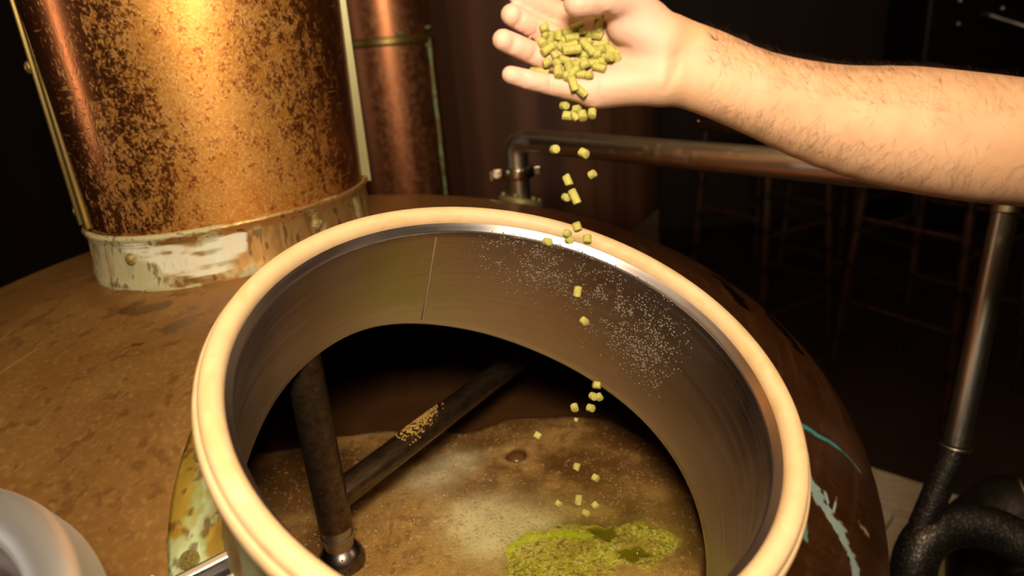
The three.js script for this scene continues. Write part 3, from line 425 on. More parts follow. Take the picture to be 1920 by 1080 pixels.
// ---------------------------------------------------------------- steel riser and thick blackened pipe at the side
{
  const A = at(1893, 300, 1.12), B = at(1884, 400, 1.12), C = at(1792, 838, 1.18), D = at(1728, 988, 1.2);
  const g = thing('side_pipe', 'upright steel pipe welded to a thick blackened bend beside the kettle', 'pipe', at(1712, 1080, 1.2).setY(0));
  const r = 1.12 * 22.5 / FOC;
  part('riser', rod(B, C, r, r, 36), pipeSteel, g);
  part('riser_top', rod(B, at(1898, 240, 1.12), r * 1.0, r * 1.0, 36), pipeSteel, g);
  part('union', rod(at(1887, 388, 1.12), at(1884.5, 402, 1.12), r * 1.12, r * 1.12, 36), pipeSteel, g);
  part('lower_riser', sweep(bent([C.clone().lerp(B, 0.015), C, D], 0.05, 8), r * 1.12, 30), blackSteel, g);
  part('weld_bead', placed(new THREE.TorusGeometry(r * 1.08, 0.003, 8, 40).rotateX(Math.PI / 2), C, C.clone().sub(B)), pipeSteel, g);
  const pts = [[1690, 1330, 1.26], [1700, 1150, 1.21], [1712, 1070, 1.2], [1724, 1030, 1.2], [1748, 1002, 1.2], [1788, 986, 1.2], [1850, 989, 1.19], [1920, 1020, 1.17], [2080, 1110, 1.12], [2300, 1250, 1.05]].map(([x, y, s]) => at(x, y, s)); { const e = pts[pts.length - 1]; pts.push(V(e.x + 0.06, e.y - 0.12, e.z + 0.03), V(e.x + 0.07, 0, e.z + 0.03)); }
  part('bend', sweep(new THREE.CatmullRomCurve3(pts, false, 'centripetal').getPoints(90), 1.2 * 40 / FOC, 36), blackSteel, g);
  const foot = at(1690, 1330, 1.26); part('pipe_leg', rod(foot, V(foot.x, 0, foot.z), 1.2 * 40 / FOC), blackSteel, g);
  const v = thing('gate_valve', 'dark valve body with a bright wire rim behind the thick pipe', 'valve', at(1900, 960, 1.42).setY(0));
  const cc = at(1925, 945, 1.42), ax = V(0.25, 0.75, 0.3).normalize();
  part('valve_bonnet', lathe([[0.085, -0.12], [0.08, -0.02], [0.05, 0.015], [0.03, 0.05], [0.001, 0.052]], cc, ax, 40), blackSteel, v);
  part('valve_body', rod(cc.clone().addScaledVector(ax, -0.12), V(cc.x, 0, cc.z), 0.075, 0.06), blackSteel, v);
  part('wire_rim', placed(new THREE.TorusGeometry(0.05, 0.0028, 10, 60).rotateX(Math.PI / 2), at(1935, 940, 1.33), V(0.75, 0.5, 0.35)), chrome, v);
}

// ---------------------------------------------------------------- pale plinth beside the kettle: separate planks with joints
{
  const y = 0.14, a = onLevel(1600, 864, y), b = onLevel(1900, 962, y), c = onLevel(1650, 938, y), u = b.clone().sub(a).normalize(), w = V(0, 0, 0).crossVectors(V(0, 1, 0), u).normalize(); if (c.clone().sub(a).dot(w) < 0) w.negate();
  const deep = c.clone().sub(a).dot(w), m = paint(256, 256, (s, t) => { const n = fbm(s * 10, t * 10, 4, 801), k = sstep(0.66, 0.72, fbm(s * 30, t * 30, 3, 803)); return [...mix3(mix3(S(0xcdbda6), S(0xb9a68c), n), S(0x77604a), k * 0.5), 0.6, 0, n]; }, { repeat: [2, 2] });
  const st = thing('plinth', 'low pale plinth of boards on the floor beside the kettle', 'plinth', a.clone().setY(0));
  const plank = (s0, s1, d0, d1, y0, y1) => { const g = new RoundedBoxGeometry(s1 - s0, y1 - y0, d1 - d0, 2, 0.004); const M = new THREE.Matrix4().makeBasis(u, V(0, 1, 0), V(0, 0, 0).crossVectors(u, V(0, 1, 0))); const sg = V(0, 0, 0).crossVectors(u, V(0, 1, 0)).dot(w); g.applyMatrix4(M); const p = a.clone().setY(0).addScaledVector(u, (s0 + s1) / 2).addScaledVector(w, (d0 + d1) / 2); g.translate(p.x, (y0 + y1) / 2, p.z); part('board', g, m, st); };
  for (let k = -1; k < 3; k++) plank(k * 0.42 - 0.1, k * 0.42 + 0.315, 0, deep, 0.05, y);
  for (let k = -1; k < 3; k++) plank(k * 0.42 - 0.24, k * 0.42 + 0.175, deep + 0.004, deep + 0.2, 0.02, y - 0.028);
  for (let k = -1; k < 3; k++) plank(k * 0.42 - 0.05, k * 0.42 + 0.365, deep + 0.204, deep + 0.42, 0.0, y - 0.06);
}

// ---------------------------------------------------------------- wooden stools in the dark room
{
  const wood = paint(128, 256, (u, v) => { const a = fbm(u * 6, v * 30, 3, 901), k = sstep(0.92, 0.98, Math.abs(Math.sin(v * 22))); return [...mix3(mix3(S(0x482a16), S(0x321d10), a), S(0x1c1008), k), 0.4, 0, a]; });
  const stool = (name, p, turn, label, w = 0.4, h = 0.78) => {
    const t = thing(name, label, 'stool', V(p.x, 0, p.z), 'wooden stools in the dark'), c = Math.cos(turn), s = Math.sin(turn), q = (x, y, z) => V(p.x + x * c + z * s, y, p.z - x * s + z * c);
    const legs = [[-1, -1], [1, -1], [1, 1], [-1, 1]].map(([i, j]) => [q(i * w * 0.55, 0, j * w * 0.55), q(i * w * 0.42, h - 0.03, j * w * 0.42)]);
    for (const [a, b] of legs) part('leg', rod(a, b, 0.015, 0.018, 12), wood, t);
    for (const [k, f] of [[0, 0.3], [1, 0.36], [2, 0.3], [3, 0.36], [0, 0.62], [2, 0.62], [1, 0.68], [3, 0.68]]) { const A = legs[k], B = legs[(k + 1) % 4]; part('stretcher', rod(A[0].clone().lerp(A[1], f), B[0].clone().lerp(B[1], f), 0.0105, 0.0105, 10), wood, t); }
    part('seat', (() => { const g = new RoundedBoxGeometry(w, 0.045, w, 3, 0.012); g.rotateY(turn); g.translate(p.x, h - 0.012, p.z); return g; })(), wood, t);
    return t;
  };
  const s1 = onLevel(1560, 700, 0), y = 0.0;
  stool('wooden_stool', at(1425, 480, 3.3), 0.5, 'slim wooden stool standing nearest the dome in the dark', 0.42, 1.12);
  stool('wooden_stool', at(1585, 480, 3.6), 0.42, 'slim wooden stool standing between two others in the dark', 0.42, 1.2);
  stool('wooden_stool', at(1752, 520, 2.9), 0.5, 'slim wooden stool seen just left of the upright steel pipe', 0.46, 1.14);
}
// ---------------------------------------------------------------- machine behind, high up
{
  const o = at(1800, 0, 4.3), t = thing('bottling_machine', 'dark machine with a bent chrome handle in the shadows behind the forearm', 'machine', V(o.x, 0, o.z - 0.4));
  const g = new RoundedBoxGeometry(0.7, 1.55, 0.5, 3, 0.03); g.translate(o.x + 0.25, 0.78, o.z - 0.4); part('cabinet', g, plain(0x1a110c, 0.5, 0.2), t);
  part('head', lathe([[0.2, -0.12], [0.22, -0.1], [0.22, 0.1], [0.16, 0.16], [0.05, 0.3], [0.05, 0.5]], V(o.x + 0.06, EYE + 0.1, o.z - 0.3), V(0, 1, 0), 40), plain(0x2a1c14, 0.35, 0.7), t);
  part('handle', sweep(bent([at(1835, 30, 4.0), at(1850, 27, 4.0), at(1905, 44, 3.95), at(2010, 80, 3.85)], 0.05, 6), 0.013, 16), chrome, t);
  part('bracket', rod(at(2010, 80, 3.85), V(o.x + 0.4, EYE - 0.1, o.z - 0.2), 0.012), darkMetal, t);
  for (const [x, y] of [[1797, 46], [1800, 2], [1880, 16]]) part('knob', new THREE.SphereGeometry(0.018, 16, 12).translate(...at(x, y, 4.05).toArray()), chrome, t);
  const pn = thing('leaning_board', 'dim grey board leaning in the dark behind the kettle', 'board', at(1185, 440, 2.9).setY(0));
  const A = at(1135, 475, 2.9), B = at(1234, 392, 2.9), C2 = at(1237, 520, 2.9), D2 = at(1140, 520, 2.9);
  const sh = sheet(1, 1, (u, v) => A.clone().lerp(B, u).lerp(D2.clone().lerp(C2, u), v));
  const p4 = [A, B, C2.clone().setY(0), D2.clone().setY(0)], nrm = V(0, 0, 0).crossVectors(B.clone().sub(A), D2.clone().sub(A)).normalize().multiplyScalar(0.009), pos = [...p4.map((q) => q.clone().add(nrm)), ...p4.map((q) => q.clone().sub(nrm))];
  const bg = new THREE.BufferGeometry(); bg.setAttribute('position', new THREE.Float32BufferAttribute(pos.flatMap((q) => q.toArray()), 3)); bg.setAttribute('uv', new THREE.Float32BufferAttribute(pos.flatMap((q, i) => [i & 1, (i >> 1) & 1]), 2)); bg.setIndex([0, 1, 2, 0, 2, 3, 4, 6, 5, 4, 7, 6, 0, 4, 5, 0, 5, 1, 1, 5, 6, 1, 6, 2, 2, 6, 7, 2, 7, 3, 3, 7, 4, 3, 4, 0]); const bgn = bg.toNonIndexed(); bgn.computeVertexNormals(); part('panel', bgn, plain(0x4a3d32, 0.7), pn);
}

// ---------------------------------------------------------------- the person's arm and hand
const K = 0.575;                                                   // depth of the arm along the lens axis
const J = (px, py, s = K) => at(px, py, s);
const mm = 0.001;
const bones = []; let groupId = 0;
const bone = (a, b, ra, rb, k = 0.008, group = groupId += 1) => bones.push({ group, a, b, ra: ra * mm, rb: rb * mm, k, m: a.clone().add(b).multiplyScalar(0.5), reach: a.distanceTo(b) / 2 + Math.max(ra, rb) * mm });
const chain = (list, k, n = 3) => {                                // a smooth run of tapered segments; runs melt into each other, segments of one run do not
  const c = new THREE.CatmullRomCurve3(list.map((q) => J(...q)), false, 'catmullrom', 0.5), rr = new THREE.CatmullRomCurve3(list.map((q) => V(q[3], 0, 0)), false, 'catmullrom', 0.5), m = (list.length - 1) * n; groupId++;
  for (let i = 0; i < m; i++) bone(c.getPoint(i / m), c.getPoint((i + 1) / m), rr.getPoint(i / m).x, rr.getPoint((i + 1) / m).x, k, groupId);
};
// forearm: two rails above and below the bone line
chain([[1258, 78, .575, 20], [1330, 112, .575, 23], [1425, 158, .576, 25.5], [1560, 201, .578, 33], [1700, 222, .575, 40], [1840, 242, .572, 42], [1960, 258, .575, 44], [2150, 262, .59, 50], [2420, 270, .62, 52]], 0.012);
chain([[1258, 146, .578, 20], [1330, 162, .578, 23], [1425, 196, .578, 25.5], [1560, 239, .578, 33], [1700, 262, .575, 40], [1840, 280, .572, 42], [1960, 285, .575, 45], [2150, 300, .59, 52], [2420, 310, .62, 55]], 0.012);
// palm
const palmDeep = .590;
chain([[1255, 132, .58, 18], [1190, 142, .585, 16], [1108, 170, .578, 11.5]], 0.01);
chain([[1255, 118, .585, 18], [1180, 122, palmDeep, 14], [1078, 130, .584, 11.5]], 0.01);
chain([[1255, 100, .585, 18], [1180, 90, palmDeep, 14], [1076, 86, .586, 12]], 0.01);
chain([[1255, 85, .58, 18], [1185, 58, palmDeep, 15], [1096, 48, .585, 12]], 0.01);
bone(J(1130, 165, .578), J(1232, 152, .574), 14.5, 19, 0.012);     // heel of the hand, little-finger side
bone(J(1178, 45, .562), J(1236, 78, .568), 17, 19, 0.012);         // ball of the thumb
// fingers
chain([[1112, 172, .577, 11], [1040, 160, .571, 8.6], [985, 148, .565, 7.8], [957, 140, .561, 7.0]], 0.004);
chain([[1082, 128, .583, 11], [1012, 105, .573, 9.3], [966, 85, .561, 8.8], [943, 75, .555, 8.4]], 0.004);
chain([[1080, 84, .585, 11], [1016, 58, .575, 9.4], [977, 38, .564, 8.9], [959, 28, .558, 8.5]], 0.004);
chain([[1100, 46, .584, 11], [1040, 20, .576, 9.0], [995, 0, .566, 8.3], [970, -10, .561, 7.8]], 0.004);
// thumb
chain([[1215, 40, .568, 17], [1178, 8, .552, 14], [1136, 0, .538, 11.5], [1084, 4, .531, 11.2]], 0.006);
const cuts = [];
const seg = (p, a, b) => { const bx = b.x - a.x, by = b.y - a.y, bz = b.z - a.z, px = p.x - a.x, py = p.y - a.y, pz = p.z - a.z; const h = clamp((px * bx + py * by + pz * bz) / (bx * bx + by * by + bz * bz)); return [Math.hypot(px - h * bx, py - h * by, pz - h * bz), h]; };
function armField(p) {
  let d = 1, run = 1, last = -1, lastK = 0.01;
  const join = () => { if (run > 0.9) return; if (d > 0.9) { d = run; return; } const t = Math.max(lastK - Math.abs(d - run), 0) / lastK; d = Math.min(d, run) - t * t * lastK * 0.25; };
  for (const o of bones) {
    if (o.group !== last) { join(); run = 1; last = o.group; lastK = o.k; }
    if (Math.hypot(p.x - o.m.x, p.y - o.m.y, p.z - o.m.z) - o.reach > Math.min(run, d + o.k, 0.03 + o.k)) continue;
    const [q, h] = seg(p, o.a, o.b), e = q - lerp(o.ra, o.rb, h); if (e < run) run = e;
  }
  join();
  if (d > 0.9) return 0.03;
  if (d < 0.02 && p.x < 0.16) for (const c of cuts) { const e = c.r - seg(p, c.a, c.b)[0], k = 0.004, t = Math.max(k - Math.abs(d - e), 0) / k; d = Math.max(d, e) + t * t * k * 0.25; }
  return d;
}
// surface nets
function nets(f, lo, hi, cell) {
  const n = [0, 1, 2].map((i) => Math.ceil((hi.getComponent(i) - lo.getComponent(i)) / cell) + 1), [nx, ny, nz] = n, val = new Float32Array(nx * ny * nz), p = V(0, 0, 0);
  const B = 6, far = cell * B * 0.9;                                // blocks far from the surface are filled without looking closer
  for (let K = 0; K < nz; K += B) for (let JJ = 0; JJ < ny; JJ += B) for (let I0 = 0; I0 < nx; I0 += B) {
    const mid = f(p.set(lo.x + (I0 + B / 2 - 0.5) * cell, lo.y + (JJ + B / 2 - 0.5) * cell, lo.z + (K + B / 2 - 0.5) * cell)), skip = Math.abs(mid) > far;
    for (let k = K; k < Math.min(K + B, nz); k++) for (let j = JJ; j < Math.min(JJ + B, ny); j++) for (let i = I0; i < Math.min(I0 + B, nx); i++) val[(k * ny + j) * nx + i] = skip ? mid : f(p.set(lo.x + i * cell, lo.y + j * cell, lo.z + k * cell));
  }
  const id = new Int32Array(nx * ny * nz).fill(-1), pos = [], idx = [], I = (i, j, k) => (k * ny + j) * nx + i;
  for (let k = 0; k < nz - 1; k++) for (let j = 0; j < ny - 1; j++) for (let i = 0; i < nx - 1; i++) {
    let x = 0, y = 0, z = 0, c = 0;
    const corner = (e) => val[I(i + (e & 1), j + ((e >> 1) & 1), k + (e >> 2))];
    for (let e = 0; e < 8; e++) for (const b of [1, 2, 4]) if (!(e & b)) { const a0 = corner(e), a1 = corner(e | b); if ((a0 < 0) !== (a1 < 0)) { const t = a0 / (a0 - a1); x += (e & 1) + (b === 1 ? t : 0); y += ((e >> 1) & 1) + (b === 2 ? t : 0); z += (e >> 2) + (b === 4 ? t : 0); c++; } }
    if (c) { id[I(i, j, k)] = pos.length / 3; pos.push(lo.x + (i + x / c) * cell, lo.y + (j + y / c) * cell, lo.z + (k + z / c) * cell); }
  }
  const quad = (a, b, c, d, flip) => { if (a < 0 || b < 0 || c < 0 || d < 0) return; flip ? idx.push(a, c, b, a, d, c) : idx.push(a, b, c, a, c, d); };
  for (let k = 1; k < nz - 1; k++) for (let j = 1; j < ny - 1; j++) for (let i = 1; i < nx - 1; i++) {
    const v = val[I(i, j, k)] < 0;
    if (v !== val[I(i + 1, j, k)] < 0) quad(id[I(i, j - 1, k - 1)], id[I(i, j, k - 1)], id[I(i, j, k)], id[I(i, j - 1, k)], !v);
    if (v !== val[I(i, j + 1, k)] < 0) quad(id[I(i - 1, j, k - 1)], id[I(i - 1, j, k)], id[I(i, j, k)], id[I(i, j, k - 1)], !v);
    if (v !== val[I(i, j, k + 1)] < 0) quad(id[I(i - 1, j - 1, k)], id[I(i, j - 1, k)], id[I(i, j, k)], id[I(i - 1, j, k)], !v);
  }
  const g = new THREE.BufferGeometry(); g.setAttribute('position', new THREE.Float32BufferAttribute(pos, 3)); g.setIndex(idx); g.computeVertexNormals(); return g;
}
const gradient = (f, p, e = 0.0008) => V(f(V(p.x + e, p.y, p.z)) - f(V(p.x - e, p.y, p.z)), f(V(p.x, p.y + e, p.z)) - f(V(p.x, p.y - e, p.z)), f(V(p.x, p.y, p.z + e)) - f(V(p.x, p.y, p.z - e))).normalize();
function onArm(px, py) { const d = dirOf(px, py); let s = 0.46; const p = V(0, 0, 0); for (let i = 0; i < 120 && s < 0.8; i++) { p.copy(d).multiplyScalar(s).add(camera.position); const e = armField(p); if (e < 0.0002) return p.clone(); s += Math.max(e * 0.7, 0.0004); } return null; }
{                                                                  // creases pressed into the skin
  const lines = [[1.5, [1137, 26], [1133, 48], [1139, 70], [1153, 83], [1176, 90]], [1.1, [1263, 108], [1259, 135], [1252, 166]], [1.0, [1274, 95], [1271, 125], [1266, 152]], [1.1, [1117, 150], [1115, 170], [1118, 190]], [0.9, [1032, 149], [1034, 172]], [0.9, [1008, 92], [998, 114]], [0.9, [1012, 46], [1002, 70]], [0.9, [983, 138], [985, 160]], [0.9, [968, 72], [960, 94]], [0.9, [980, 27], [971, 48]], [1.0, [1121, 12], [1125, 26]]], made = [];
  for (const [r, ...pts] of lines) { const on = pts.map(([x, y]) => onArm(x, y)); for (let i = 0; i + 1 < on.length; i++) if (on[i] && on[i + 1]) { const lift = (q) => q.clone().addScaledVector(gradient(armField, q), r * mm * 0.55); made.push({ a: lift(on[i]), b: lift(on[i + 1]), r: r * mm }); } }
  cuts.push(...made);
}
{
  const box = new THREE.Box3(); for (const o of bones) for (const [q, r] of [[o.a, o.ra], [o.b, o.rb]]) box.expandByPoint(V(q.x - r, q.y - r, q.z - r)).expandByPoint(V(q.x + r, q.y + r, q.z + r)); box.expandByScalar(0.012);
  // sort bones into slabs so that the field stays cheap: far bones are skipped
  const all = bones.slice(), fast = (p) => { let d = 1; for (const o of all) { const mx = Math.max(o.ra, o.rb) + 0.05; if (p.x < Math.min(o.a.x, o.b.x) - mx || p.x > Math.max(o.a.x, o.b.x) + mx) continue; d = 0; break; } return d ? 0.05 : armField(p); };
  const geo = nets(fast, box.min, box.max, 0.0026);
  const base = V(0.93, 0, -0.36), person = thing('person', 'person in dark T-shirt holding out a bare hairy forearm, palm full of hop pellets', 'person', base);
  // skin colour: pinker in the palm and the finger pads, sallow on the forearm
  const pos = geo.attributes.position, nor = geo.attributes.normal, col = new Float32Array(pos.count * 3), pinks = [J(1110, 110, .57), J(1190, 40, .55), J(950, 75, .555), J(962, 140, .561), J(1090, 10, .53), J(960, 25, .56)];
  const p = V(0, 0, 0), cA = new THREE.Color(0xc99c76), cB = new THREE.Color(0xb07c52), cP = new THREE.Color(0xd4a894), c = new THREE.Color(), wr = J(1262, 110);
  const nearBone = (q) => { let d = 9; for (const s of pinks) d = Math.min(d, q.distanceTo(s)); return d; };
  for (let i = 0; i < pos.count; i++) { p.fromBufferAttribute(pos, i); const n = fbm(p.x * 60 + 3, p.y * 60 + p.z * 40, 4, 951), m = fbm(p.x * 300, p.y * 300 + p.z * 210, 2, 953); c.copy(cA).lerp(cB, clamp(0.7 * n + 0.15 * m - 0.15)); const hand = sstep(0.02, -0.03, p.clone().sub(wr).dot(CX)); c.lerp(cP, hand * (0.35 + 0.4 * sstep(0.05, 0.012, nearBone(p)))); col[3 * i] = c.r; col[3 * i + 1] = c.g; col[3 * i + 2] = c.b; }
  geo.setAttribute('color', new THREE.BufferAttribute(col, 3));
  const skin = new THREE.MeshPhysicalMaterial({ vertexColors: true, roughness: 0.6 });
  // torso, neck and head in a coarser grid, out of the frame; they join the same skin mesh
  const sh = at(2440, 300, .63), chest = V(base.x + 0.02, sh.y - 0.12, base.z), hip = V(base.x + 0.03, 0.98, base.z + 0.02), nb = V(base.x + 0.0, sh.y + 0.06, base.z), head = V(base.x - 0.03, sh.y + 0.25, base.z - 0.02);
  const cap = (p, a, b, ra, rb) => { const [q, h] = seg(p, a, b); return q - lerp(ra, rb, h); }, smin = (a, b, k) => { const t = Math.max(k - Math.abs(a - b), 0) / k; return Math.min(a, b) - t * t * k * 0.25; };
  const face = V(-0.75, -0.1, -0.65).normalize(), fs = V(0, 0, 0).crossVectors(V(0, 1, 0), face).normalize();
  const headF = (p) => { const q = p.clone().sub(head); const e = Math.hypot(q.x / 0.078, q.y / 0.115, q.z / 0.088); let d = (e - 1) * 0.08; const F = (f, u, s) => head.clone().addScaledVector(face, f).addScaledVector(V(0, 1, 0), u).addScaledVector(fs, s); d = smin(d, cap(p, F(0.075, 0.015, 0), F(0.1, -0.025, 0), 0.009, 0.013), 0.02); d = smin(d, cap(p, F(0.04, -0.075, 0), F(0.055, -0.085, 0), 0.04, 0.035), 0.03); for (const s of [-1, 1]) { d = smin(d, cap(p, F(-0.005, 0.01, s * 0.08), F(-0.015, -0.03, s * 0.08), 0.014, 0.01), 0.01); d = Math.max(d, 0.012 - p.distanceTo(F(0.086, 0.015, s * 0.034))); } d = Math.max(d, 0.004 - seg(p, F(0.1, -0.055, -0.022), F(0.1, -0.055, 0.022))[0]); return smin(d, cap(p, nb, head.clone().add(V(0, -0.06, 0)), 0.062, 0.058), 0.03); };
  const hg = nets(headF, head.clone().add(V(-0.14, -0.27, -0.14)), head.clone().add(V(0.14, 0.14, 0.14)), 0.005);
  const hc = new Float32Array(hg.attributes.position.count * 3); for (let i = 0; i < hc.length; i += 3) { hc[i] = cA.r; hc[i + 1] = cA.g; hc[i + 2] = cA.b; } hg.setAttribute('color', new THREE.BufferAttribute(hc, 3));
  part('body', mergeGeometries([geo, hg]), skin, person);
  const sl = V(base.x - 0.02, sh.y - 0.0, base.z + 0.0), oth = V(base.x + 0.1, sh.y - 0.02, base.z + 0.36);
  const shirtF = (p) => { let d = cap(p, V(chest.x, chest.y, chest.z + 0.08), V(hip.x, hip.y, hip.z + 0.08), 0.15, 0.145); d = smin(d, cap(p, V(chest.x, chest.y, chest.z + 0.24), V(hip.x, hip.y, hip.z + 0.2), 0.14, 0.14), 0.06); d = smin(d, cap(p, sl, at(2230, 290, .6), 0.078, 0.07), 0.05); d = smin(d, cap(p, oth, V(oth.x + 0.04, oth.y - 0.24, oth.z + 0.06), 0.075, 0.068), 0.05); d = smin(d, cap(p, nb, V(nb.x, nb.y - 0.06, nb.z + 0.1), 0.072, 0.1), 0.06); return d; };
  part('shirt', nets(shirtF, V(base.x - 0.5, 0.78, base.z - 0.25), V(base.x + 0.32, sh.y + 0.2, base.z + 0.6), 0.012), plain(0x1b1a1c, 0.9), person);
  const legF = (p) => { let d = 9; for (const s of [0.05, 0.24]) { d = Math.min(d, smin(cap(p, V(hip.x, 0.95, base.z + s), V(hip.x - 0.02, 0.52, base.z + s), 0.095, 0.065), cap(p, V(hip.x - 0.02, 0.52, base.z + s), V(hip.x + 0.02, 0.1, base.z + s), 0.065, 0.055), 0.03)); } return d; };
  part('trousers', nets(legF, V(hip.x - 0.16, 0.03, base.z - 0.12), V(hip.x + 0.16, 1.06, base.z + 0.42), 0.014), plain(0x20242c, 0.9), person);
  for (const s of [0.05, 0.24]) part('shoe', placed(new RoundedBoxGeometry(0.28, 0.09, 0.1, 4, 0.04), V(hip.x - 0.04, 0.045, base.z + s), new THREE.Matrix4()), plain(0x140f0c, 0.6), person);
  part('hair', (() => { const g = new THREE.SphereGeometry(1, 28, 18, 0, 2 * Math.PI, 0, Math.PI * 0.5); g.scale(0.086, 0.115, 0.096); g.rotateZ(-0.35); g.translate(head.x + 0.014, head.y + 0.014, head.z + 0.01); return g; })(), plain(0x2a1a10, 0.85), person);
  // forearm hair
  const hp = [], hi = [], R5 = mulberry(21), along = J(1850, 260).sub(J(1330, 135)).normalize();
  for (let k = 0; k < 14000 && hp.length / 3 < 5 * 2600; k++) {
    const px = lerp(1335, 1925, R5()), edge = R5(), top = lerp(72, 128, sstep(1330, 1560, px)), bot = lerp(206, 379, clamp((px - 1300) / 520)), t = edge < 0.68 ? 0.003 + 0.36 * R5() ** 2.4 : edge < 0.9 ? 1 - 0.3 * R5() ** 1.5 : R5();
    const q = onArm(px, lerp(top + 1, bot - 1, t)); if (!q) continue;
    const back = R5() < 0.5; const n = gradient(armField, q);
    let root = q; if (back && t < 0.3) { root = q.clone().addScaledVector(CZ, -0.02 * R5()).addScaledVector(CY, 0.012); for (let i = 0; i < 4; i++) { const nn = gradient(armField, root); root.addScaledVector(nn, -armField(root)); n.copy(nn); } }
    const L = lerp(0.006, 0.017, R5()), flow = along.clone().multiplyScalar(-0.5 + 0.9 * (R5() - 0.5)).addScaledVector(CY, t < 0.5 ? 0.45 : -0.9).addScaledVector(V(R5() - 0.5, R5() - 0.5, R5() - 0.5), 1.1); flow.addScaledVector(n, -flow.dot(n)).normalize();
    const w = lerp(0.00003, 0.00006, R5()), side = V(0, 0, 0).crossVectors(n, flow).normalize(), b0 = hp.length / 3;
    for (let j = 0; j < 3; j++) { const s = j / 2, c0 = root.clone().addScaledVector(flow, L * s).addScaledVector(n, L * (0.5 * s - 0.28 * s * s)); if (j < 2) { for (const e of [-1, 1]) { const v = c0.clone().addScaledVector(side, e * w * (1 - 0.4 * s)); hp.push(v.x, v.y, v.z); } } else hp.push(c0.x, c0.y, c0.z); }
    hi.push(b0, b0 + 1, b0 + 3, b0, b0 + 3, b0 + 2, b0 + 2, b0 + 3, b0 + 4);
  }
  const hgeo = new THREE.BufferGeometry(); hgeo.setAttribute('position', new THREE.Float32BufferAttribute(hp, 3)); hgeo.setIndex(hi); hgeo.computeVertexNormals();
  const hm = part('arm_hair', hgeo, plain(0x3c2412, 0.55, 0, { side: THREE.DoubleSide }), person); hm.userData = { kind: 'stuff', label: 'fine dark hair on the forearm' };
}

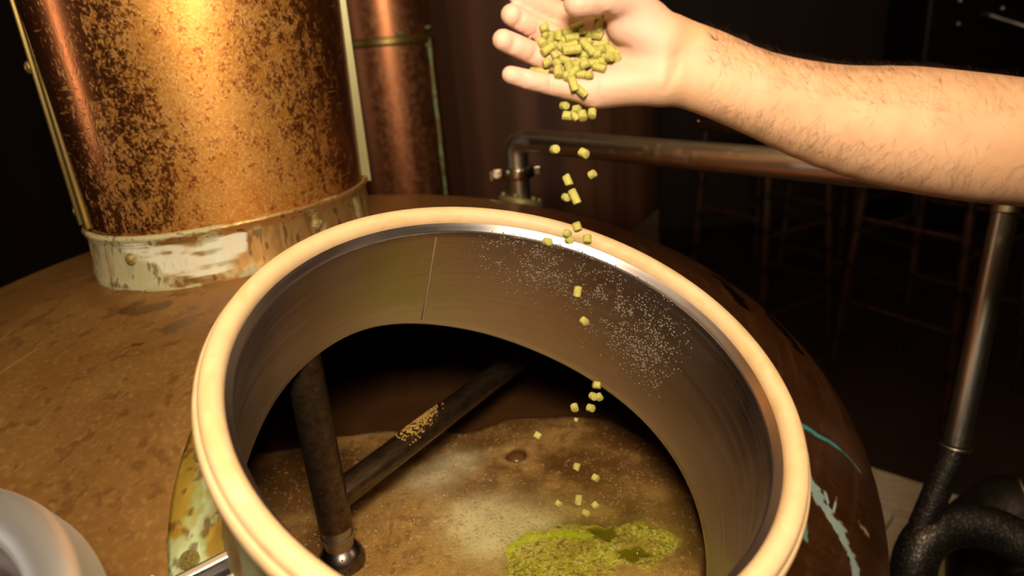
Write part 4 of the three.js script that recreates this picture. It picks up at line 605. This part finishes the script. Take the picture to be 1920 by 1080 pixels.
// ---------------------------------------------------------------- hop pellets
{
  const hop = paint(128, 128, (u, v) => { const a = fbm(u * 8, v * 8, 4, 971), b = fbm(u * 40, v * 40, 2, 973); return [...mix3(mix3(S(0xb6ac58), S(0x989042), a), S(0x746c2a), sstep(0.6, 0.75, b) * 0.6), 0.85, 0, b]; }, { bump: 0.0004 });
  const variants = [];
  for (let k = 0; k < 6; k++) {                                   // short pressed cylinders with broken ends
    const R = mulberry(300 + k), L = [2.6, 3.4, 2.1, 1.8, 4.2, 2.8][k], tx = (R() - 0.5) * 0.5, tz = (R() - 0.5) * 0.5, g = lathe([[0.001, -L / 2], [0.75, -L / 2], [0.95, -L / 2 + 0.1], [1, -L / 2 + 0.25], [1, 0], [1, L / 2 - 0.25], [0.95, L / 2 - 0.1], [0.72, L / 2], [0.001, L / 2 + 0.03]], V(0, 0, 0), V(0, 1, 0), 14), p = g.attributes.position;
    for (let i = 0; i < p.count; i++) { const x = p.getX(i), y = p.getY(i), z = p.getZ(i), e = sstep(L * 0.25, L * 0.5, Math.abs(y)), q = 1 + 0.09 * (fbm(Math.atan2(z, x) * 2.2 + 9, y * 2 + k * 7, 2, 981) - 0.5); p.setXYZ(i, x * q, y + e * Math.sign(y) * (x * tx + z * tz) * 0.6 + 0.12 * e * (noise(x * 3, z * 3 + k, 983) - 0.5), z * q); }
    g.computeVertexNormals(); variants.push(g);
  }
  const R6 = mulberry(1234);
  let count = 0;
  function pellet(p, axis, r, kind, label, group) { const m = new THREE.Mesh(variants[kind], hop); m.name = numbered('hop_pellet'); m.castShadow = m.receiveShadow = true; m.quaternion.setFromRotationMatrix(frameOf(axis)); m.scale.setScalar(r); m.position.copy(p); tag(m, label, 'hop pellet', group); scene.add(m); count++; return m; }
  const imgAxis = (deg, out) => V(0, 0, 0).addScaledVector(CX, Math.cos(deg * Math.PI / 180)).addScaledVector(CY, -Math.sin(deg * Math.PI / 180)).addScaledVector(CZ, out);
  // in the palm: crop coordinates, 4.5 times the photograph, origin (900, 0); angle, length, layer
  const palm = [[1005, 150, 110, 95], [1005, 235, 105, 95], [985, 305, 10, 80], [535, 240, 60, 60], [548, 285, 0, 45], [590, 315, 95, 90], [655, 300, 85, 80], [740, 285, -15, 110], [830, 235, -20, 90, 1], [850, 290, 0, 60, 1], [908, 305, 80, 60], [765, 332, -5, 110, 1], [515, 385, 20, 60], [640, 375, 10, 60], [755, 382, -12, 130, 1], [870, 355, -5, 110], [560, 432, -35, 100], [622, 470, 60, 70], [690, 430, 40, 80], [745, 472, -10, 140, 1], [825, 440, 70, 90], [900, 425, 50, 140, 1], [950, 485, 60, 100], [975, 385, 10, 70], [1042, 375, -15, 80], [1015, 445, 0, 60, 1], [1112, 430, 40, 140], [1150, 505, 60, 70], [1060, 515, 50, 80], [1098, 550, 10, 60, 1], [985, 510, 0, 70, 1], [562, 520, -30, 70], [462, 576, 10, 60], [532, 585, 5, 90], [662, 572, 80, 90, 1], [655, 640, 90, 80], [738, 555, 75, 80], [787, 600, -40, 90, 1], [725, 660, 80, 75], [835, 540, -20, 90], [850, 590, 30, 70], [910, 600, -20, 70, 1], [962, 560, 20, 90], [1010, 592, 30, 90], [855, 652, 10, 85], [925, 652, -20, 50], [782, 715, 70, 90], [850, 768, 45, 100], [870, 490, 40, 60], [795, 545, 60, 70], [700, 510, 20, 80], [640, 525, 40, 70], [960, 440, 20, 70], [1080, 470, 30, 80], [600, 380, 70, 70], [700, 340, 30, 80], [800, 290, 10, 70], [1030, 545, 0, 70], [770, 430, 20, 80]];
  for (const [cx, cy, ang, len, layer = 0] of palm) {
    const px = 900 + cx / 4.5, py = cy / 4.5, q = onArm(px, py) ?? J(px, py, .575), n = gradient(armField, q), r = lerp(0.0031, 0.0036, R6()), endOn = len < 66;
    const toEye = camera.position.clone().sub(q).normalize();
    let ax = imgAxis(ang, endOn ? 1.2 : 0.15); ax.addScaledVector(n, -ax.dot(n) * (layer ? 0.5 : 0.85)); if (ax.length() < 0.2) ax.copy(n); ax.normalize();
    const kind = len > 120 ? 4 : len > 88 ? 1 : len > 75 ? 0 : len > 62 ? 2 : 3;
    pellet(q.addScaledVector(n, r * 0.75 + layer * r * 1.35), ax, r, kind, (['medium', 'long', 'short', 'stubby', 'very long'][kind]) + ' hop pellet ' + (cy < 320 && cx > 950 ? 'below the thumb' : cx < 480 ? 'between ring and little finger' : cx < 580 && cy < 300 ? 'at the base of the middle finger' : cx < 640 ? 'at the finger end of the heap in the palm' : cy > 700 ? 'slipping off at the base of the little finger' : cx > 1000 ? 'at the wrist end of the heap in the palm' : layer ? 'on top of the heap in the palm' : 'low in the heap in the palm'), 'hop pellets in the palm');
  }
  // falling: they drop straight down from the hand, in one upright sheet
  const zf = J(1080, 150).z + 0.004;
  const fall = [[1058, 198, 20, 1.5, 3], [1081, 205, 0, 0.6, 3], [1063, 217, 10, 0.2, 2], [1078, 217, 50, 0.1, 0], [1092, 216, 80, 0.3, 2], [1110, 212, 95, 0.3, 2], [1040, 280, 10, 2.5, 3], [1094, 287, 35, 0.6, 2], [1110, 327, -25, 0.6, 3], [1064, 338, 68, 0.05, 0], [1061, 370, 30, 1.8, 3], [1077, 369, 65, 0.05, 1], [1082, 425, 72, 0.05, 2], [1063, 438, 20, 0.6, 3], [1067, 450, 10, 1.5, 3], [1101, 448, 90, 0.2, 2], [1026, 453, 10, 1.4, 3], [1083, 547, 100, 0.05, 0], [1095, 602, 40, 0.9, 3], [1119, 722, 8, 0.1, 2], [1112, 743, 20, 1.8, 3], [1123, 744, 60, 0.9, 3], [1077, 764, 80, 1.0, 3], [1107, 765, 10, 0.8, 3], [1080, 787, 115, 0.1, 3], [1008, 817, 30, 0.3, 2], [1081, 875, 110, 0.1, 2], [1116, 896, 20, 0.6, 3], [1085, 937, 98, 0.05, 0], [1047, 945, 30, 0.8, 3], [1116, 948, 50, 0.8, 3], [1098, 962, 10, 1.2, 3]];
  fall.forEach(([px, py, ang, out, kind], i) => {
    const q = onFront(px, py, zf + 0.012 * (R6() - 0.5)), small = py > 780 && py < 795;
    const where = py < 235 ? ['just below the little finger', 'falling hop pellets under the hand'] : py < 470 ? ['in the air between hand and manway rim', 'falling hop pellets above the rim'] : py < 620 ? ['in the air in front of the steel sleeve', 'falling hop pellets inside the neck'] : ['in the air just above the wort', 'falling hop pellets above the wort'];
    pellet(q, imgAxis(ang, out).normalize(), (small ? 0.0022 : lerp(0.0034, 0.0038, R6())), kind, (['medium-length', '', 'short', 'stubby round'][kind] || 'long') + ' hop pellet falling ' + where[0], where[1]);
  });
  for (const [px, py] of [[1158, 1046], [1087, 1058]]) { const q = onLevel(px, py, WORT + 0.003); pellet(q, V(1, 0.2, 0.4).normalize(), 0.0035, 3, 'wet hop pellet floating in the green patch on the wort', 'hop pellets afloat'); }
  tag(part('drip', placed(new THREE.SphereGeometry(0.0014, 12, 10), at(1310, 226, 0.6), V(0, 1, 0)), plain(0xd8b088, 0.1)), 'tiny drip falling just below the wrist', 'drip');
}

// ---------------------------------------------------------------- unseen upright lamp on the side wall, placed for its streak in the copper
{
  const p = V(-3.98, 1.75, -0.25), l = new THREE.RectAreaLight(new THREE.Color(1, 0.84, 0.7), 26, 0.07, 1.3); l.position.copy(p).add(V(0.05, 0, 0)); l.lookAt(p.clone().add(V(1, 0, 0))); scene.add(l);
  const t = thing('unseen_side_lamp', 'unseen upright lamp on the side wall, placed to streak the copper stack', 'lamp', p.clone());
  part('tube', new THREE.CapsuleGeometry(0.02, 1.26, 6, 16).translate(p.x + 0.01, p.y, p.z), new THREE.MeshStandardMaterial({ color: 0xffffff, emissive: 0xffd8b8, emissiveIntensity: 3 }), t);
  part('unseen_lamp_backplate', new RoundedBoxGeometry(0.04, 1.4, 0.09, 2, 0.006).translate(p.x - 0.035, p.y, p.z), plain(0xbfb8aa, 0.6), t);
}
// ---------------------------------------------------------------- flash head on its stand, behind and above the camera
{
  const back = FLASH_AT.clone().sub(FLASH_TO).normalize(), M4 = new THREE.Matrix4().lookAt(FLASH_AT, FLASH_TO, V(0, 1, 0)), box = (w, h, d, off) => { const g = new RoundedBoxGeometry(w, h, d, 3, 0.008); g.applyMatrix4(M4); const p = FLASH_AT.clone().addScaledVector(back, off); g.translate(p.x, p.y, p.z); return g; };
  const f = thing('flash_lamp', 'photographer’s flash lamp with a square diffuser raised above the camera', 'flash lamp', FLASH_AT.clone());
  part('lamp_diffuser', box(0.2, 0.14, 0.01, 0.012), new THREE.MeshStandardMaterial({ color: 0xffffff, emissive: 0xffe0b0, emissiveIntensity: 1, roughness: 0.9 }), f);
  part('unseen_up_panel', placed(new RoundedBoxGeometry(0.2, 0.008, 0.08, 2, 0.003), unseenUpLight.position.clone().add(V(0, -0.01, 0)), V(0, 1, -0.55)), new THREE.MeshStandardMaterial({ color: 0xffffff, emissive: 0xffe0b0, emissiveIntensity: 1, roughness: 0.9 }), f);  // unseen glowing face of the upward light, not the flash itself
  part('lamp_housing', box(0.21, 0.15, 0.1, 0.07), plain(0x101010, 0.6), f);
}
scene.traverse((o) => { if (o.isMesh) { o.castShadow = true; o.receiveShadow = true; } });
console.log('built in', Date.now() - T0, 'ms');
renderer.render(scene, camera);
